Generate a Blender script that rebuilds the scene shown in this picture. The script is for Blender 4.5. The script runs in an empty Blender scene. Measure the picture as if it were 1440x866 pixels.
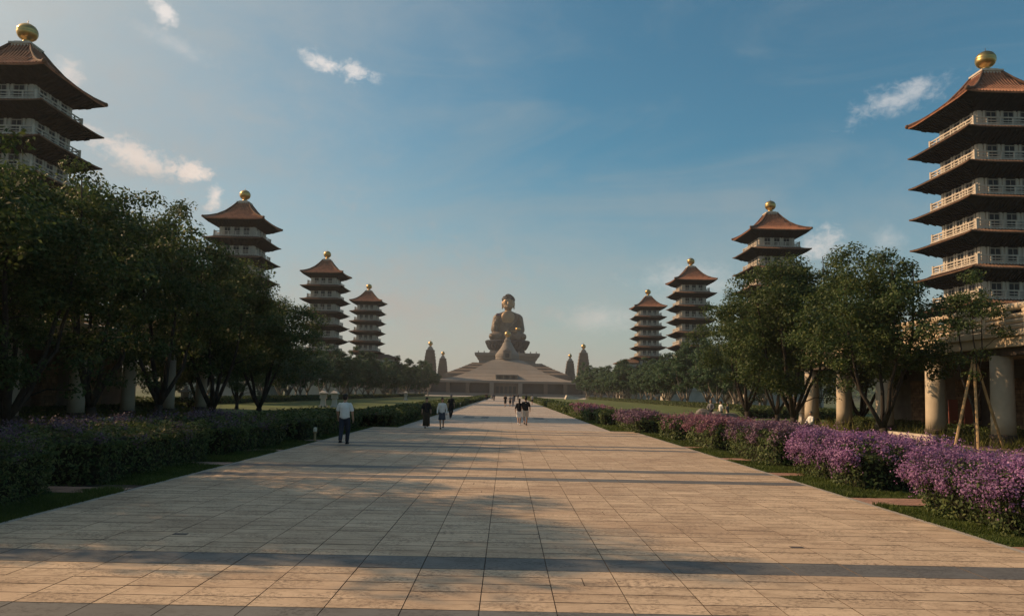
import bpy, bmesh, math, random
import numpy as np
from mathutils import Vector, Matrix

random.seed(7)
PI = math.pi
R = math.radians
S = bpy.context.scene
C = S.collection

# ------------------------------------------------------------------ camera
cam_d = bpy.data.cameras.new("camera")
cam = bpy.data.objects.new("camera", cam_d)
C.objects.link(cam)
S.camera = cam
cam_d.sensor_width = 36.0
cam_d.lens = 26.25
cam_d.clip_start = 0.1
cam_d.clip_end = 9000.0
cam_d.shift_x = 0.0042
cam_d.shift_y = 0.0253
cam.location = (0.0, 0.0, 2.0)
PITCH, ROLL = R(4.5), R(1.1)
cam.rotation_euler = (Matrix.Rotation(PI / 2 + PITCH, 3, 'X') @ Matrix.Rotation(ROLL, 3, 'Z')).to_euler()

# ------------------------------------------------------------------ light
SUN_AZ = R(-72.0)          # from the avenue's axis (+Y), towards -X
SUN_EL = R(30.5)
sd = Vector((math.sin(SUN_AZ) * math.cos(SUN_EL), math.cos(SUN_AZ) * math.cos(SUN_EL), math.sin(SUN_EL)))
sl = bpy.data.lights.new("sun", 'SUN')
sl.energy = 3.9
sl.angle = R(0.6)
sl.color = (1.0, 0.66, 0.37)
so = bpy.data.objects.new("sun", sl)
so.rotation_euler = sd.to_track_quat('Z', 'Y').to_euler()
so.location = (-60, 0, 80)
C.objects.link(so)

S.view_settings.view_transform = 'Standard'
S.view_settings.look = 'None'
S.view_settings.gamma = 1.0
S.view_settings.exposure = 0.4
S.cycles.use_denoising = True
S.cycles.max_bounces = 5
S.cycles.diffuse_bounces = 3
S.cycles.glossy_bounces = 2
S.cycles.transmission_bounces = 2
S.cycles.volume_bounces = 0
S.cycles.sample_clamp_indirect = 4.0


class NT:
    """small helper round a node tree"""
    def __init__(s, tree):
        s.t = tree
        s.n = tree.nodes
        s.l = tree.links

    def node(s, kind, **kw):
        n = s.n.new(kind)
        for k, v in kw.items():
            setattr(n, k, v)
        return n

    def put(s, sock, v):
        if isinstance(v, bpy.types.NodeSocket):
            s.l.new(v, sock)
        else:
            sock.default_value = v

    def math(s, op, a, b=0.0, c=0.0, clamp=False):
        n = s.node('ShaderNodeMath', operation=op)
        n.use_clamp = clamp
        s.put(n.inputs[0], a)
        s.put(n.inputs[1], b)
        s.put(n.inputs[2], c)
        return n.outputs[0]

    def vmath(s, op, a, b=(0, 0, 0)):
        n = s.node('ShaderNodeVectorMath', operation=op)
        s.put(n.inputs[0], a)
        s.put(n.inputs[1], b)
        return n.outputs['Value'] if op in ('DOT_PRODUCT', 'LENGTH') else n.outputs[0]

    def mix(s, f, a, b, blend='MIX'):
        n = s.node('ShaderNodeMix', data_type='RGBA', blend_type=blend)
        s.put(n.inputs[0], f)
        s.put(n.inputs[6], a)
        s.put(n.inputs[7], b)
        return n.outputs[2]

    def noise(s, vec, scale, detail=4.0, rough=0.55, dist=0.0):
        n = s.node('ShaderNodeTexNoise')
        if vec is not None:
            s.l.new(vec, n.inputs['Vector'])
        n.inputs['Scale'].default_value = scale
        n.inputs['Detail'].default_value = detail
        n.inputs['Roughness'].default_value = rough
        n.inputs['Distortion'].default_value = dist
        return n.outputs['Fac']

    def ramp(s, f, lo, hi):
        n = s.node('ShaderNodeMapRange')
        n.interpolation_type = 'SMOOTHSTEP'
        s.put(n.inputs[0], f)
        n.inputs[1].default_value = lo
        n.inputs[2].default_value = hi
        return n.outputs[0]

    def mapping(s, vec, scale):
        n = s.node('ShaderNodeMapping')
        s.l.new(vec, n.inputs[0])
        n.inputs['Scale'].default_value = scale
        return n.outputs[0]


# ------------------------------------------------------------------ world: Nishita sky with clouds
W = bpy.data.worlds.new("World")
S.world = W
W.use_nodes = True
w = NT(W.node_tree)
for n in list(w.n):
    w.n.remove(n)
sky = w.node('ShaderNodeTexSky', sky_type='NISHITA')
sky.sun_disc = False
sky.sun_elevation = SUN_EL
sky.sun_rotation = SUN_AZ
sky.altitude = 50.0
sky.air_density = 1.0
sky.dust_density = 1.2
sky.ozone_density = 1.6
geo = w.node('ShaderNodeTexCoord')
D = geo.outputs['Generated']
sepd = w.node('ShaderNodeSeparateXYZ')
w.l.new(D, sepd.inputs[0])
elev = sepd.outputs['Z']
skyc = w.mix(1.0, sky.outputs[0], (0.40, 0.75, 0.73, 1), 'MULTIPLY')
n1 = w.noise(w.mapping(D, (1, 1, 1.8)), 9.0, 7.0, 0.62, 0.3)
n4 = w.noise(w.mapping(D, (1.0, 1.6, 3.4)), 2.6, 7.0, 0.6, 0.9)
skyc = w.mix(w.math('MULTIPLY', w.ramp(n4, 0.42, 0.75), 0.34), skyc, (2.5, 2.9, 3.0, 1))
# hazy air: a pale warm band all round the horizon, thicker towards the sun, and a wide veil round the sun, also added to brighten the shade
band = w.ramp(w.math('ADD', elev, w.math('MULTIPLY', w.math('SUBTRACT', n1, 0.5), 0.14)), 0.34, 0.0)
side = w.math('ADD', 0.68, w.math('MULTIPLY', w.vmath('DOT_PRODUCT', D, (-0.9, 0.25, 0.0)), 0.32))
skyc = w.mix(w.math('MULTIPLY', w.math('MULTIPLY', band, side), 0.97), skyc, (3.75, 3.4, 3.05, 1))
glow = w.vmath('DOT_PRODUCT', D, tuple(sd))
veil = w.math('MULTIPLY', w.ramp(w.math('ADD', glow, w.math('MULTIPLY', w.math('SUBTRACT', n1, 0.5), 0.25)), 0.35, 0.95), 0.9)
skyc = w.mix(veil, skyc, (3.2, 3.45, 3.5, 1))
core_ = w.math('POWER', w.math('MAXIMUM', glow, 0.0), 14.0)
skyc = w.mix(w.math('MULTIPLY', core_, 0.8), skyc, (16.0, 14.5, 12.0, 1))  # bright glow round the out-of-view sun, added to lift shaded areas


def sky_dir(px, py):
    """direction of a spot in the sky (angles read off the photograph once)"""
    v = Vector(((px - 714.0) / 1050.0, -(py - 469.5) / 1050.0, -1.0))
    return (cam.rotation_euler.to_matrix() @ v).normalized()


n2 = w.noise(w.mapping(D, (1, 1, 1.5)), 32.0, 5.0, 0.6, 0.2)
n3 = w.noise(w.mapping(D, (1, 1, 1.3)), 95.0, 6.0, 0.62, 0.6)
nz = w.math('ADD', w.math('MULTIPLY', w.math('SUBTRACT', n1, 0.5), 1.6), w.math('MULTIPLY', w.math('SUBTRACT', n2, 0.5), 2.2))
nz = w.math('ADD', nz, w.math('MULTIPLY', w.math('SUBTRACT', n3, 0.5), 1.7))
CLOUDS = [  # x, y, half width, half height, slope, softness, strength, warmth
    (195, 222, 78, 20, 0.28, 0.75, 0.95, 1.0), (270, 243, 26, 15, 0.0, 0.6, 1.0, 1.0), (303, 276, 13, 22, 0.2, 0.7, 0.95, 0.8),
    (92, 100, 24, 22, 0.3, 0.8, 0.7, 0.9), (232, 18, 22, 14, 0.5, 0.7, 0.9, 0.2), (245, 62, 60, 16, 0.3, 1.3, 0.45, 0.2),
    (452, 88, 36, 13, 0.25, 0.7, 0.75, 0.35), (500, 103, 42, 14, 0.12, 0.7, 0.75, 0.35), (1262, 138, 78, 22, -0.3, 0.9, 0.5, 0.25),
    (845, 448, 62, 24, 0.0, 1.3, 0.45, 0.8), (965, 392, 75, 34, -0.05, 1.2, 0.55, 0.75), (1150, 345, 42, 26, -0.1, 0.9, 0.6, 0.7),
    (1245, 335, 28, 22, 0.3, 1.2, 0.4, 0.6), (560, 425, 250, 110, 0.0, 1.3, 0.9, 1.2), (100, 150, 470, 250, 0.2, 1.9, 0.75, 0.1),
    (430, 230, 220, 60, 0.35, 2.4, 0.28, 0.2), (240, 255, 120, 40, 0.35, 1.5, 0.6, 0.7),
    (-160, 330, 260, 60, 0.1, 1.2, 0.7, 0.8), (-420, 120, 220, 80, 0.2, 1.4, 0.7, 0.4), (1650, 300, 200, 50, 0.0, 1.2, 0.6, 0.6)]
acc = skyc
RT = cam.rotation_euler.to_matrix()
for cx, cy, hw, hh, slope, soft, stren, warm in CLOUDS:
    d = sky_dir(cx, cy)
    u = d.cross(Vector((0, 0, 1))).normalized()
    v = u.cross(d).normalized()
    a = math.atan(slope)
    ur = (u * math.cos(a) - v * math.sin(a))
    vr = (u * math.sin(a) + v * math.cos(a))
    k = 1050.0 * (1.0 / max(0.35, (RT.inverted() @ d).z * -1.0)) if False else 1050.0
    front = -(RT.inverted() @ d).z
    su, sv = 1.22 * hw * front / k, 1.22 * hh * front / k
    pu = w.math('MULTIPLY', w.vmath('DOT_PRODUCT', D, tuple(ur)), 1.0 / su)
    pv = w.math('MULTIPLY', w.vmath('DOT_PRODUCT', D, tuple(vr)), 1.0 / sv)
    r2 = w.math('ADD', w.math('MULTIPLY', pu, pu), w.math('MULTIPLY', pv, pv))
    body = w.math('ADD', w.math('SUBTRACT', 1.0, w.math('SQRT', r2)), w.math('MULTIPLY', nz, 0.8 if soft < 1.05 else 0.55))
    m = w.math('MULTIPLY', w.ramp(body, 0.0, soft * 1.5), stren)
    front_ok = w.math('GREATER_THAN', w.vmath('DOT_PRODUCT', D, tuple(d)), 0.0)
    m = w.math('MULTIPLY', m, front_ok)
    col = tuple(x * y for x, y in zip((6.6, 6.3, 6.1), (1.0 + 0.05 * warm, 1.0 - 0.05 * warm, 1.0 - 0.13 * warm))) + (1,)
    if max(hw, hh) > 100:      # thin veils are no brighter than the sky round them
        col = tuple(c * 0.52 for c in col[:3]) + (1,)
    acc = w.mix(m, acc, col)
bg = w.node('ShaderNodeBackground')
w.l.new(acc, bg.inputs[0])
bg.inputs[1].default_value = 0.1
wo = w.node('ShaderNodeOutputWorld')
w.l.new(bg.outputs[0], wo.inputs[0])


# ------------------------------------------------------------------ materials
def mat(name, col, rough=0.85, var=0.18, scale=3.0, bump=0.0, metal=0.0, stretch=(1, 1, 1), dirt=None, dirt_amt=0.0,
        coords='Object', island=0.0, spec=0.3):
    m = bpy.data.materials.new(name)
    m.use_nodes = True
    t = NT(m.node_tree)
    b = t.n['Principled BSDF']
    tc = t.node('ShaderNodeTexCoord').outputs[coords]
    v = t.mapping(tc, stretch)
    f = t.noise(v, scale, 6.0, 0.6)
    lo = tuple(c * (1 - var * 1.6) for c in col) + (1,)
    hi = tuple(min(1, c * (1 + var * 1.6)) for c in col) + (1,)
    c = t.mix(t.ramp(f, 0.25, 0.75), lo, hi)
    if dirt:
        f2 = t.noise(t.mapping(tc, (1, 1, 0.35)), scale * 0.45, 6.0, 0.65, 0.4)
        c = t.mix(t.math('MULTIPLY', t.ramp(f2, 0.45, 0.75), dirt_amt), c, tuple(dirt) + (1,))
    if island:
        g = t.node('ShaderNodeNewGeometry').outputs['Random Per Island']
        oi = t.node('ShaderNodeObjectInfo').outputs['Random']
        rr = t.math('FRACT', t.math('ADD', g, oi))
        k = t.math('ADD', 1.0 - island, t.math('MULTIPLY', rr, 2 * island))
        cm = t.node('ShaderNodeCombineColor')
        for i in range(3):
            t.l.new(k, cm.inputs[i])
        c = t.mix(1.0, c, cm.outputs[0], 'MULTIPLY')
    t.l.new(c, b.inputs['Base Color'])
    b.inputs['Roughness'].default_value = rough
    b.inputs['Metallic'].default_value = metal
    b.inputs['Specular IOR Level'].default_value = spec
    if bump:
        bn = t.node('ShaderNodeBump')
        bn.inputs['Strength'].default_value = bump
        bn.inputs['Distance'].default_value = 0.03
        t.l.new(t.noise(v, scale * 5, 5.0, 0.65), bn.inputs['Height'])
        t.l.new(bn.outputs[0], b.inputs['Normal'])
    return m


def leaf_mat(name, cols, trans=0.25, rough=0.6):
    m = bpy.data.materials.new(name)
    m.use_nodes = True
    t = NT(m.node_tree)
    b = t.n['Principled BSDF']
    g = t.node('ShaderNodeNewGeometry').outputs['Random Per Island']
    cr = t.node('ShaderNodeValToRGB')
    cr.color_ramp.interpolation = 'LINEAR'
    while len(cr.color_ramp.elements) < len(cols):
        cr.color_ramp.elements.new(0.5)
    for i, c in enumerate(cols):
        cr.color_ramp.elements[i].position = i / (len(cols) - 1)
        cr.color_ramp.elements[i].color = tuple(c) + (1,)
    t.l.new(g, cr.inputs[0])
    tc = t.node('ShaderNodeTexCoord').outputs['Object']
    f = t.noise(tc, 0.7, 3.0, 0.6)
    c = t.mix(1.0, cr.outputs[0], t.mix(t.ramp(f, 0.3, 0.7), (0.72, 0.75, 0.7, 1), (1.25, 1.2, 1.1, 1)), 'MULTIPLY')
    t.l.new(c, b.inputs['Base Color'])
    b.inputs['Roughness'].default_value = rough
    b.inputs['Specular IOR Level'].default_value = 0.25
    tr = t.node('ShaderNodeBsdfTranslucent')
    t.l.new(c, tr.inputs[0])
    mx = t.node('ShaderNodeMixShader')
    mx.inputs[0].default_value = trans
    t.l.new(b.outputs[0], mx.inputs[1])
    t.l.new(tr.outputs[0], mx.inputs[2])
    t.l.new(mx.outputs[0], t.n['Material Output'].inputs[0])
    return m


def stone_paving_mat(name, c1, c2, c3, island=0.13):
    m = bpy.data.materials.new(name)
    m.use_nodes = True
    t = NT(m.node_tree)
    b = t.n['Principled BSDF']
    P = t.node('ShaderNodeNewGeometry')
    pos = P.outputs['Position']
    oi = t.node('ShaderNodeObjectInfo').outputs['Random']
    rr = t.math('FRACT', t.math('ADD', P.outputs['Random Per Island'], oi))
    c = t.mix(rr, tuple(c1) + (1,), tuple(c2) + (1,))
    c = t.mix(t.math('MULTIPLY', t.ramp(t.math('FRACT', t.math('MULTIPLY', rr, 7.3)), 0.72, 0.95), 0.3), c, tuple(c3) + (1,))
    big = t.noise(t.mapping(pos, (0.5, 0.9, 1)), 0.55, 5.0, 0.65)
    c = t.mix(t.math('MULTIPLY', t.ramp(big, 0.42, 0.66), 0.75), c, tuple(c3) + (1,))
    streak = t.noise(t.mapping(pos, (1.0, 2.3, 1)), 1.5, 7.0, 0.75, 0.6)
    c = t.mix(t.math('MULTIPLY', t.ramp(streak, 0.46, 0.70), 0.6), c, tuple(x * 0.55 for x in c3) + (1,))
    speck = t.noise(t.mapping(pos, (1, 1.4, 1)), 17.0, 6.0, 0.75)
    patchy = t.ramp(t.noise(t.mapping(pos, (1, 1.5, 1)), 1.6, 5.0, 0.65), 0.36, 0.62)
    c = t.mix(t.math('MULTIPLY', t.ramp(speck, 0.46, 0.60), t.math('MULTIPLY', patchy, 0.95)), c, tuple(x * 0.42 for x in c3) + (1,))
    spot = t.noise(t.mapping(pos, (1, 1.6, 1)), 7.0, 4.0, 0.7)
    c = t.mix(t.math('MULTIPLY', t.ramp(spot, 0.58, 0.8), 0.4), c, tuple(min(1, x * 1.25) for x in c1) + (1,))
    t.l.new(c, b.inputs['Base Color'])
    b.inputs['Roughness'].default_value = 0.62
    t.l.new(t.math('ADD', 0.5, t.math('MULTIPLY', streak, 0.35)), b.inputs['Roughness'])
    b.inputs['Specular IOR Level'].default_value = 0.35
    bn = t.node('ShaderNodeBump')
    bn.inputs['Strength'].default_value = 0.25
    bn.inputs['Distance'].default_value = 0.004
    t.l.new(speck, bn.inputs['Height'])
    t.l.new(bn.outputs[0], b.inputs['Normal'])
    return m


M = {}
M['paving'] = stone_paving_mat('sandstone_paving', (0.46, 0.35, 0.24), (0.57, 0.435, 0.30), (0.37, 0.26, 0.17))
M['paving_pale'] = stone_paving_mat('pale_paving', (0.42, 0.355, 0.295), (0.48, 0.405, 0.335), (0.35, 0.28, 0.22))
M['granite'] = stone_paving_mat('grey_granite', (0.115, 0.115, 0.112), (0.14, 0.14, 0.135), (0.11, 0.105, 0.10))
M['brick_paver'] = stone_paving_mat('reddish_paver', (0.36, 0.20, 0.14), (0.42, 0.25, 0.18), (0.26, 0.15, 0.11))
M['mortar'] = mat('joint_mortar', (0.12, 0.092, 0.07), 0.95, 0.2, 6.0)
M['plaza'] = mat('plaza_stone', (0.33, 0.30, 0.26), 0.8, 0.12, 0.2, coords='Generated')
M['lawn'] = mat('lawn_turf', (0.066, 0.088, 0.017), 0.95, 0.35, 0.35, 0.6)
M['ground'] = mat('distant_ground', (0.06, 0.075, 0.03), 0.95, 0.3, 0.02)
M['soil'] = mat('soil', (0.06, 0.042, 0.03), 0.95, 0.3, 5.0, 0.5)
M['wall'] = mat('pagoda_stone', (0.45, 0.41, 0.355), 0.85, 0.08, 0.7, 0.08, dirt=(0.2, 0.17, 0.14), dirt_amt=0.5)
M['rail'] = mat('railing_stone', (0.52, 0.46, 0.385), 0.8, 0.1, 1.5, 0.05, dirt=(0.28, 0.23, 0.18), dirt_amt=0.5)
M['cream'] = mat('cream_concrete', (0.50, 0.40, 0.285), 0.8, 0.07, 1.2, 0.06, dirt=(0.33, 0.26, 0.19), dirt_amt=0.4)
M['column'] = mat('column_stone', (0.46, 0.39, 0.30), 0.75, 0.07, 1.3, 0.06, dirt=(0.30, 0.25, 0.2), dirt_amt=0.4)
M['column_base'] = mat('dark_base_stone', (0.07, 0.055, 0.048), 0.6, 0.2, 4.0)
M['tile'] = mat('terracotta_tile', (0.28, 0.12, 0.066), 0.65, 0.22, 1.6, 0.1, dirt=(0.14, 0.075, 0.05), dirt_amt=0.55)
M['fascia'] = mat('terracotta_edge', (0.14, 0.085, 0.06), 0.8, 0.2, 2.5, spec=0.1)
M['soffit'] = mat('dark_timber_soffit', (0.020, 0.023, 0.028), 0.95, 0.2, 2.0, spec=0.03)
M['glass'] = mat('dark_window_glass', (0.014, 0.017, 0.02), 0.4, 0.3, 0.8, spec=0.2)
M['frame'] = mat('window_frame', (0.30, 0.27, 0.23), 0.7, 0.1, 2.0)
M['gold'] = mat('gilded_copper', (0.50, 0.33, 0.13), 0.34, 0.12, 0.8, metal=1.0)
M['bark'] = mat('tree_bark', (0.04, 0.032, 0.026), 0.95, 0.3, 5.0, 0.6, stretch=(1, 1, 0.3))
M['bark_pale'] = mat('pale_bark', (0.22, 0.19, 0.16), 0.95, 0.25, 4.0, 0.5, stretch=(1, 1, 0.3))
M['bamboo'] = mat('wooden_stake', (0.40, 0.27, 0.14), 0.8, 0.15, 4.0)
M['leaf'] = leaf_mat('camphor_leaves', [(0.034, 0.060, 0.022), (0.052, 0.088, 0.030), (0.072, 0.110, 0.038), (0.12, 0.135, 0.045)], 0.38)
M['leaf_far'] = leaf_mat('far_tree_leaves', [(0.034, 0.075, 0.036), (0.050, 0.102, 0.048), (0.068, 0.125, 0.056)], 0.3)
M['leaf_hedge'] = leaf_mat('hedge_leaves', [(0.030, 0.050, 0.018), (0.052, 0.084, 0.028), (0.08, 0.115, 0.038), (0.13, 0.15, 0.055)], 0.3)
M['leaf_grass'] = leaf_mat('grass_blades', [(0.040, 0.068, 0.014), (0.07, 0.105, 0.022), (0.11, 0.135, 0.035)], 0.35)
M['leaf_pale'] = leaf_mat('pale_ground_plants', [(0.07, 0.09, 0.02), (0.14, 0.15, 0.04), (0.2, 0.19, 0.06)], 0.3)
M['bract'] = leaf_mat('purple_bracts', [(0.15, 0.065, 0.18), (0.24, 0.115, 0.28), (0.32, 0.165, 0.36), (0.42, 0.25, 0.45)], 0.3)
M['bract_dull'] = leaf_mat('faded_purple_bracts', [(0.11, 0.06, 0.11), (0.17, 0.10, 0.165), (0.25, 0.15, 0.235)], 0.25)
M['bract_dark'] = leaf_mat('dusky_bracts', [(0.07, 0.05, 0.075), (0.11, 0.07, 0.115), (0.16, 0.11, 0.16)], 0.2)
M['bract_pink'] = leaf_mat('pink_bracts', [(0.17, 0.075, 0.12), (0.24, 0.115, 0.17), (0.32, 0.17, 0.24)], 0.3)
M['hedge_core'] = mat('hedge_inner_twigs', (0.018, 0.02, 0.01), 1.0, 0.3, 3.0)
M['hall'] = mat('hall_sandstone', (0.205, 0.178, 0.152), 0.85, 0.06, 0.12, 0.0, dirt=(0.25, 0.19, 0.145), dirt_amt=0.5)
M['hall_dark'] = mat('hall_brown_stone', (0.14, 0.105, 0.08), 0.9, 0.15, 0.15)
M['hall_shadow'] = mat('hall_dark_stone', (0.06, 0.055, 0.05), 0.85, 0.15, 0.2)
M['bronze'] = mat('statue_bronze', (0.125, 0.092, 0.066), 0.5, 0.25, 0.25, metal=0.2)
M['bronze_skin'] = mat('statue_gilt_skin', (0.30, 0.20, 0.115), 0.42, 0.1, 0.25, metal=0.35)
M['hair_blue'] = mat('statue_hair', (0.015, 0.016, 0.02), 0.6, 0.2, 0.6)
M['throne'] = mat('lotus_throne', (0.007, 0.011, 0.022), 0.8, 0.2, 0.3)
M['hill'] = mat('far_hill_wood', (0.045, 0.065, 0.03), 1.0, 0.4, 0.03)
M['boulder'] = mat('grey_boulder', (0.16, 0.15, 0.14), 0.95, 0.25, 2.0, 0.6)
M['brickwall'] = mat('rubble_wall', (0.22, 0.15, 0.10), 0.95, 0.25, 3.0, 0.6, island=0.25)
M['orange'] = mat('orange_board', (0.50, 0.13, 0.03), 0.6, 0.08, 1.0)
M['blue'] = mat('blue_mural', (0.03, 0.12, 0.30), 0.5, 0.35, 0.9)
M['redboard'] = mat('red_board', (0.26, 0.085, 0.065), 0.6, 0.08, 1.0)
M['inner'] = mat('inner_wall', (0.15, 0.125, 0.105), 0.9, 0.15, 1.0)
M['white_lamp'] = mat('pale_lamp', (0.6, 0.56, 0.45), 0.5, 0.05, 2.0)
M['skin'] = mat('skin', (0.42, 0.25, 0.17), 0.6, 0.05, 8.0)
M['hair'] = mat('black_hair', (0.012, 0.010, 0.009), 0.5, 0.2, 20.0)
M['c_white'] = mat('white_cotton', (0.72, 0.71, 0.68), 0.9, 0.04, 6.0, 0.2)
M['c_navy'] = mat('navy_cloth', (0.025, 0.032, 0.05), 0.9, 0.12, 6.0, 0.2)
M['c_black'] = mat('black_cloth', (0.014, 0.014, 0.016), 0.9, 0.12, 6.0, 0.2)
M['c_olive'] = mat('dark_olive_cloth', (0.045, 0.036, 0.024), 0.9, 0.12, 6.0, 0.2)
M['c_denim'] = mat('denim', (0.045, 0.06, 0.085), 0.9, 0.15, 8.0, 0.2)
M['c_beige'] = mat('beige_cloth', (0.50, 0.45, 0.38), 0.9, 0.06, 6.0, 0.2)
M['c_grey'] = mat('grey_cloth', (0.16, 0.16, 0.17), 0.9, 0.08, 6.0, 0.2)
M['print'] = mat('shirt_print', (0.45, 0.35, 0.2), 0.9, 0.3, 30.0)


# ------------------------------------------------------------------ mesh helpers
def tag(o, label=None, cat=None, group=None, kind=None):
    if label:
        o['label'] = label
    if cat:
        o['category'] = cat
    if group:
        o['group'] = group
    if kind:
        o['kind'] = kind
    return o


def link(name, me, parent=None, loc=None):
    o = bpy.data.objects.new(name, me)
    C.objects.link(o)
    if parent:
        o.parent = parent
    if loc is not None:
        o.location = loc
    return o


def thing(name, loc, label, cat, group=None, rz=0.0):
    o = link(name, None, None, loc)
    o.empty_display_size = 0.2
    o.rotation_euler = (0, 0, rz)
    return tag(o, label, cat, group)


def copy_tree(o, parent=None):
    c = o.copy()
    C.objects.link(c)
    c.parent = parent
    for ch in list(o.children):
        copy_tree(ch, c)
    return c


class MB:
    def __init__(s):
        s.v, s.f, s.m = [], [], []

    def add(s, verts, faces, mi=0):
        o = len(s.v)
        s.v.extend([tuple(p) for p in verts])
        s.f.extend([tuple(i + o for i in f) for f in faces])
        s.m.extend([mi] * len(faces))

    def box(s, x0, x1, y0, y1, z0, z1, mi=0):
        s.add([(x0, y0, z0), (x1, y0, z0), (x1, y1, z0), (x0, y1, z0), (x0, y0, z1), (x1, y0, z1), (x1, y1, z1), (x0, y1, z1)],
              [(0, 3, 2, 1), (4, 5, 6, 7), (0, 1, 5, 4), (1, 2, 6, 5), (2, 3, 7, 6), (3, 0, 4, 7)], mi)

    def loft(s, rings, cap0=True, cap1=True, mi=0):
        n = len(rings[0])
        vs = [p for r in rings for p in r]
        fs = []
        for i in range(len(rings) - 1):
            for j in range(n):
                k = (j + 1) % n
                fs.append((i * n + j, i * n + k, (i + 1) * n + k, (i + 1) * n + j))
        if cap0:
            fs.append(tuple(range(n - 1, -1, -1)))
        if cap1:
            fs.append(tuple((len(rings) - 1) * n + j for j in range(n)))
        s.add(vs, fs, mi)

    def lathe(s, prof, n=16, c=(0, 0, 0), mi=0, caps=True, phase=0.0):
        rings = [[(c[0] + r * math.cos(2 * PI * j / n + phase), c[1] + r * math.sin(2 * PI * j / n + phase), c[2] + z) for j in range(n)]
                 for r, z in prof]
        s.loft(rings, caps, caps, mi)

    def squares(s, prof, c=(0, 0, 0), mi=0, cap0=True, cap1=True):
        rings = [[(c[0] - h, c[1] - h, c[2] + z), (c[0] + h, c[1] - h, c[2] + z), (c[0] + h, c[1] + h, c[2] + z), (c[0] - h, c[1] + h, c[2] + z)]
                 for h, z in prof]
        s.loft(rings, cap0, cap1, mi)

    def tube(s, pts, rad, n=6, mi=0):
        pts = [Vector(p) for p in pts]
        rings = []
        for i, p in enumerate(pts):
            t = (pts[min(i + 1, len(pts) - 1)] - pts[max(i - 1, 0)])
            if t.length < 1e-6:
                t = Vector((0, 0, 1))
            t.normalize()
            a = Vector((1, 0, 0)) if abs(t.x) < 0.8 else Vector((0, 1, 0))
            u = t.cross(a).normalized()
            v = t.cross(u)
            r = rad[i] if isinstance(rad, (list, tuple)) else rad
            rings.append([p + u * (r * math.cos(2 * PI * j / n)) + v * (r * math.sin(2 * PI * j / n)) for j in range(n)])
        s.loft(rings, True, True, mi)

    def ball(s, c, r, nu=12, nv=8, mi=0):
        if not isinstance(r, (tuple, list)):
            r = (r, r, r)
        rings = []
        for i in range(1, nv):
            a = PI * i / nv
            rings.append([(c[0] + r[0] * math.sin(a) * math.cos(2 * PI * j / nu), c[1] + r[1] * math.sin(a) * math.sin(2 * PI * j / nu),
                           c[2] - r[2] * math.cos(a)) for j in range(nu)])
        n = nu
        vs = [(c[0], c[1], c[2] - r[2])] + [p for q in rings for p in q] + [(c[0], c[1], c[2] + r[2])]
        fs = [(0, 1 + (j + 1) % n, 1 + j) for j in range(n)]
        for i in range(len(rings) - 1):
            for j in range(n):
                k = (j + 1) % n
                fs.append((1 + i * n + j, 1 + i * n + k, 1 + (i + 1) * n + k, 1 + (i + 1) * n + j))
        b = 1 + (len(rings) - 1) * n
        fs += [(b + j, b + (j + 1) % n, len(vs) - 1) for j in range(n)]
        s.add(vs, fs, mi)

    def mesh(s, name, mats, smooth=False):
        me = bpy.data.meshes.new(name)
        me.from_pydata(s.v, [], s.f)
        for m in (mats if isinstance(mats, (list, tuple)) else [mats]):
            me.materials.append(m)
        if len(set(s.m)) > 1:
            me.polygons.foreach_set('material_index', s.m)
        if smooth:
            me.polygons.foreach_set('use_smooth', [True] * len(me.polygons))
        me.update()
        return me

    def build(s, name, mats, parent=None, loc=None, smooth=False):
        return link(name, s.mesh(name, mats, smooth), parent, loc)


def quads_mesh(name, V, m, k=4):
    """V: (N*k, 3) array, one polygon for every k vertices"""
    V = np.asarray(V, dtype=np.float32)
    n = len(V) // k
    me = bpy.data.meshes.new(name)
    me.vertices.add(len(V))
    me.vertices.foreach_set('co', V.ravel())
    me.loops.add(len(V))
    me.loops.foreach_set('vertex_index', np.arange(len(V), dtype=np.int32))
    me.polygons.add(n)
    me.polygons.foreach_set('loop_start', np.arange(0, len(V), k, dtype=np.int32))
    me.materials.append(m)
    me.update()
    me.validate()
    return me


rng = np.random.default_rng(11)


def unit(a):
    return a / np.maximum(np.linalg.norm(a, axis=1, keepdims=True), 1e-9)


def leaf_quads(P, N, size, aspect=0.5, jit=0.35):
    """a rhombic, slightly folded leaf at each P facing about N"""
    n = len(P)
    N = unit(N + rng.normal(0, 0.55, (n, 3)))
    T = unit(np.cross(N, rng.normal(0, 1, (n, 3))))
    B = np.cross(N, T)
    s = (size * (1 + rng.uniform(-jit, jit, n)))[:, None]
    a = P - T * s * 0.5
    c = P + T * s * 0.5
    fold = N * s * 0.08
    b = P + B * s * 0.5 * aspect + fold
    d = P - B * s * 0.5 * aspect + fold
    return np.stack([a, b, c, d], axis=1).reshape(-1, 3)


# ------------------------------------------------------------------ the ground
g = MB()
GX = 2600
g.add([(-GX, -200, -0.08), (GX, -200, -0.08), (GX, 3400, -0.08), (-GX, 3400, -0.08)], [(0, 1, 2, 3)])
tag(g.build('ground', M['ground']), kind='structure')


def sheet(name, x0, x1, y0, y1, z, m, nx=1, ny=1):
    s = MB()
    vs = [(x0 + (x1 - x0) * i / nx, y0 + (y1 - y0) * j / ny, z) for j in range(ny + 1) for i in range(nx + 1)]
    fs = [(j * (nx + 1) + i, j * (nx + 1) + i + 1, (j + 1) * (nx + 1) + i + 1, (j + 1) * (nx + 1) + i) for j in range(ny) for i in range(nx)]
    s.add(vs, fs)
    return tag(s.build(name, m), kind='structure')


XL, XR = -7.15, 6.95        # near, wide part of the avenue
XL2, XR2 = -5.95, 5.75      # beyond the crossing
ZW = 41.0
sheet('lawn', -60, 60, -20, 330, -0.05, M['lawn'])
sheet('plaza', -70, 70, 330.004, 425, -0.04, M['plaza'])

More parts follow.
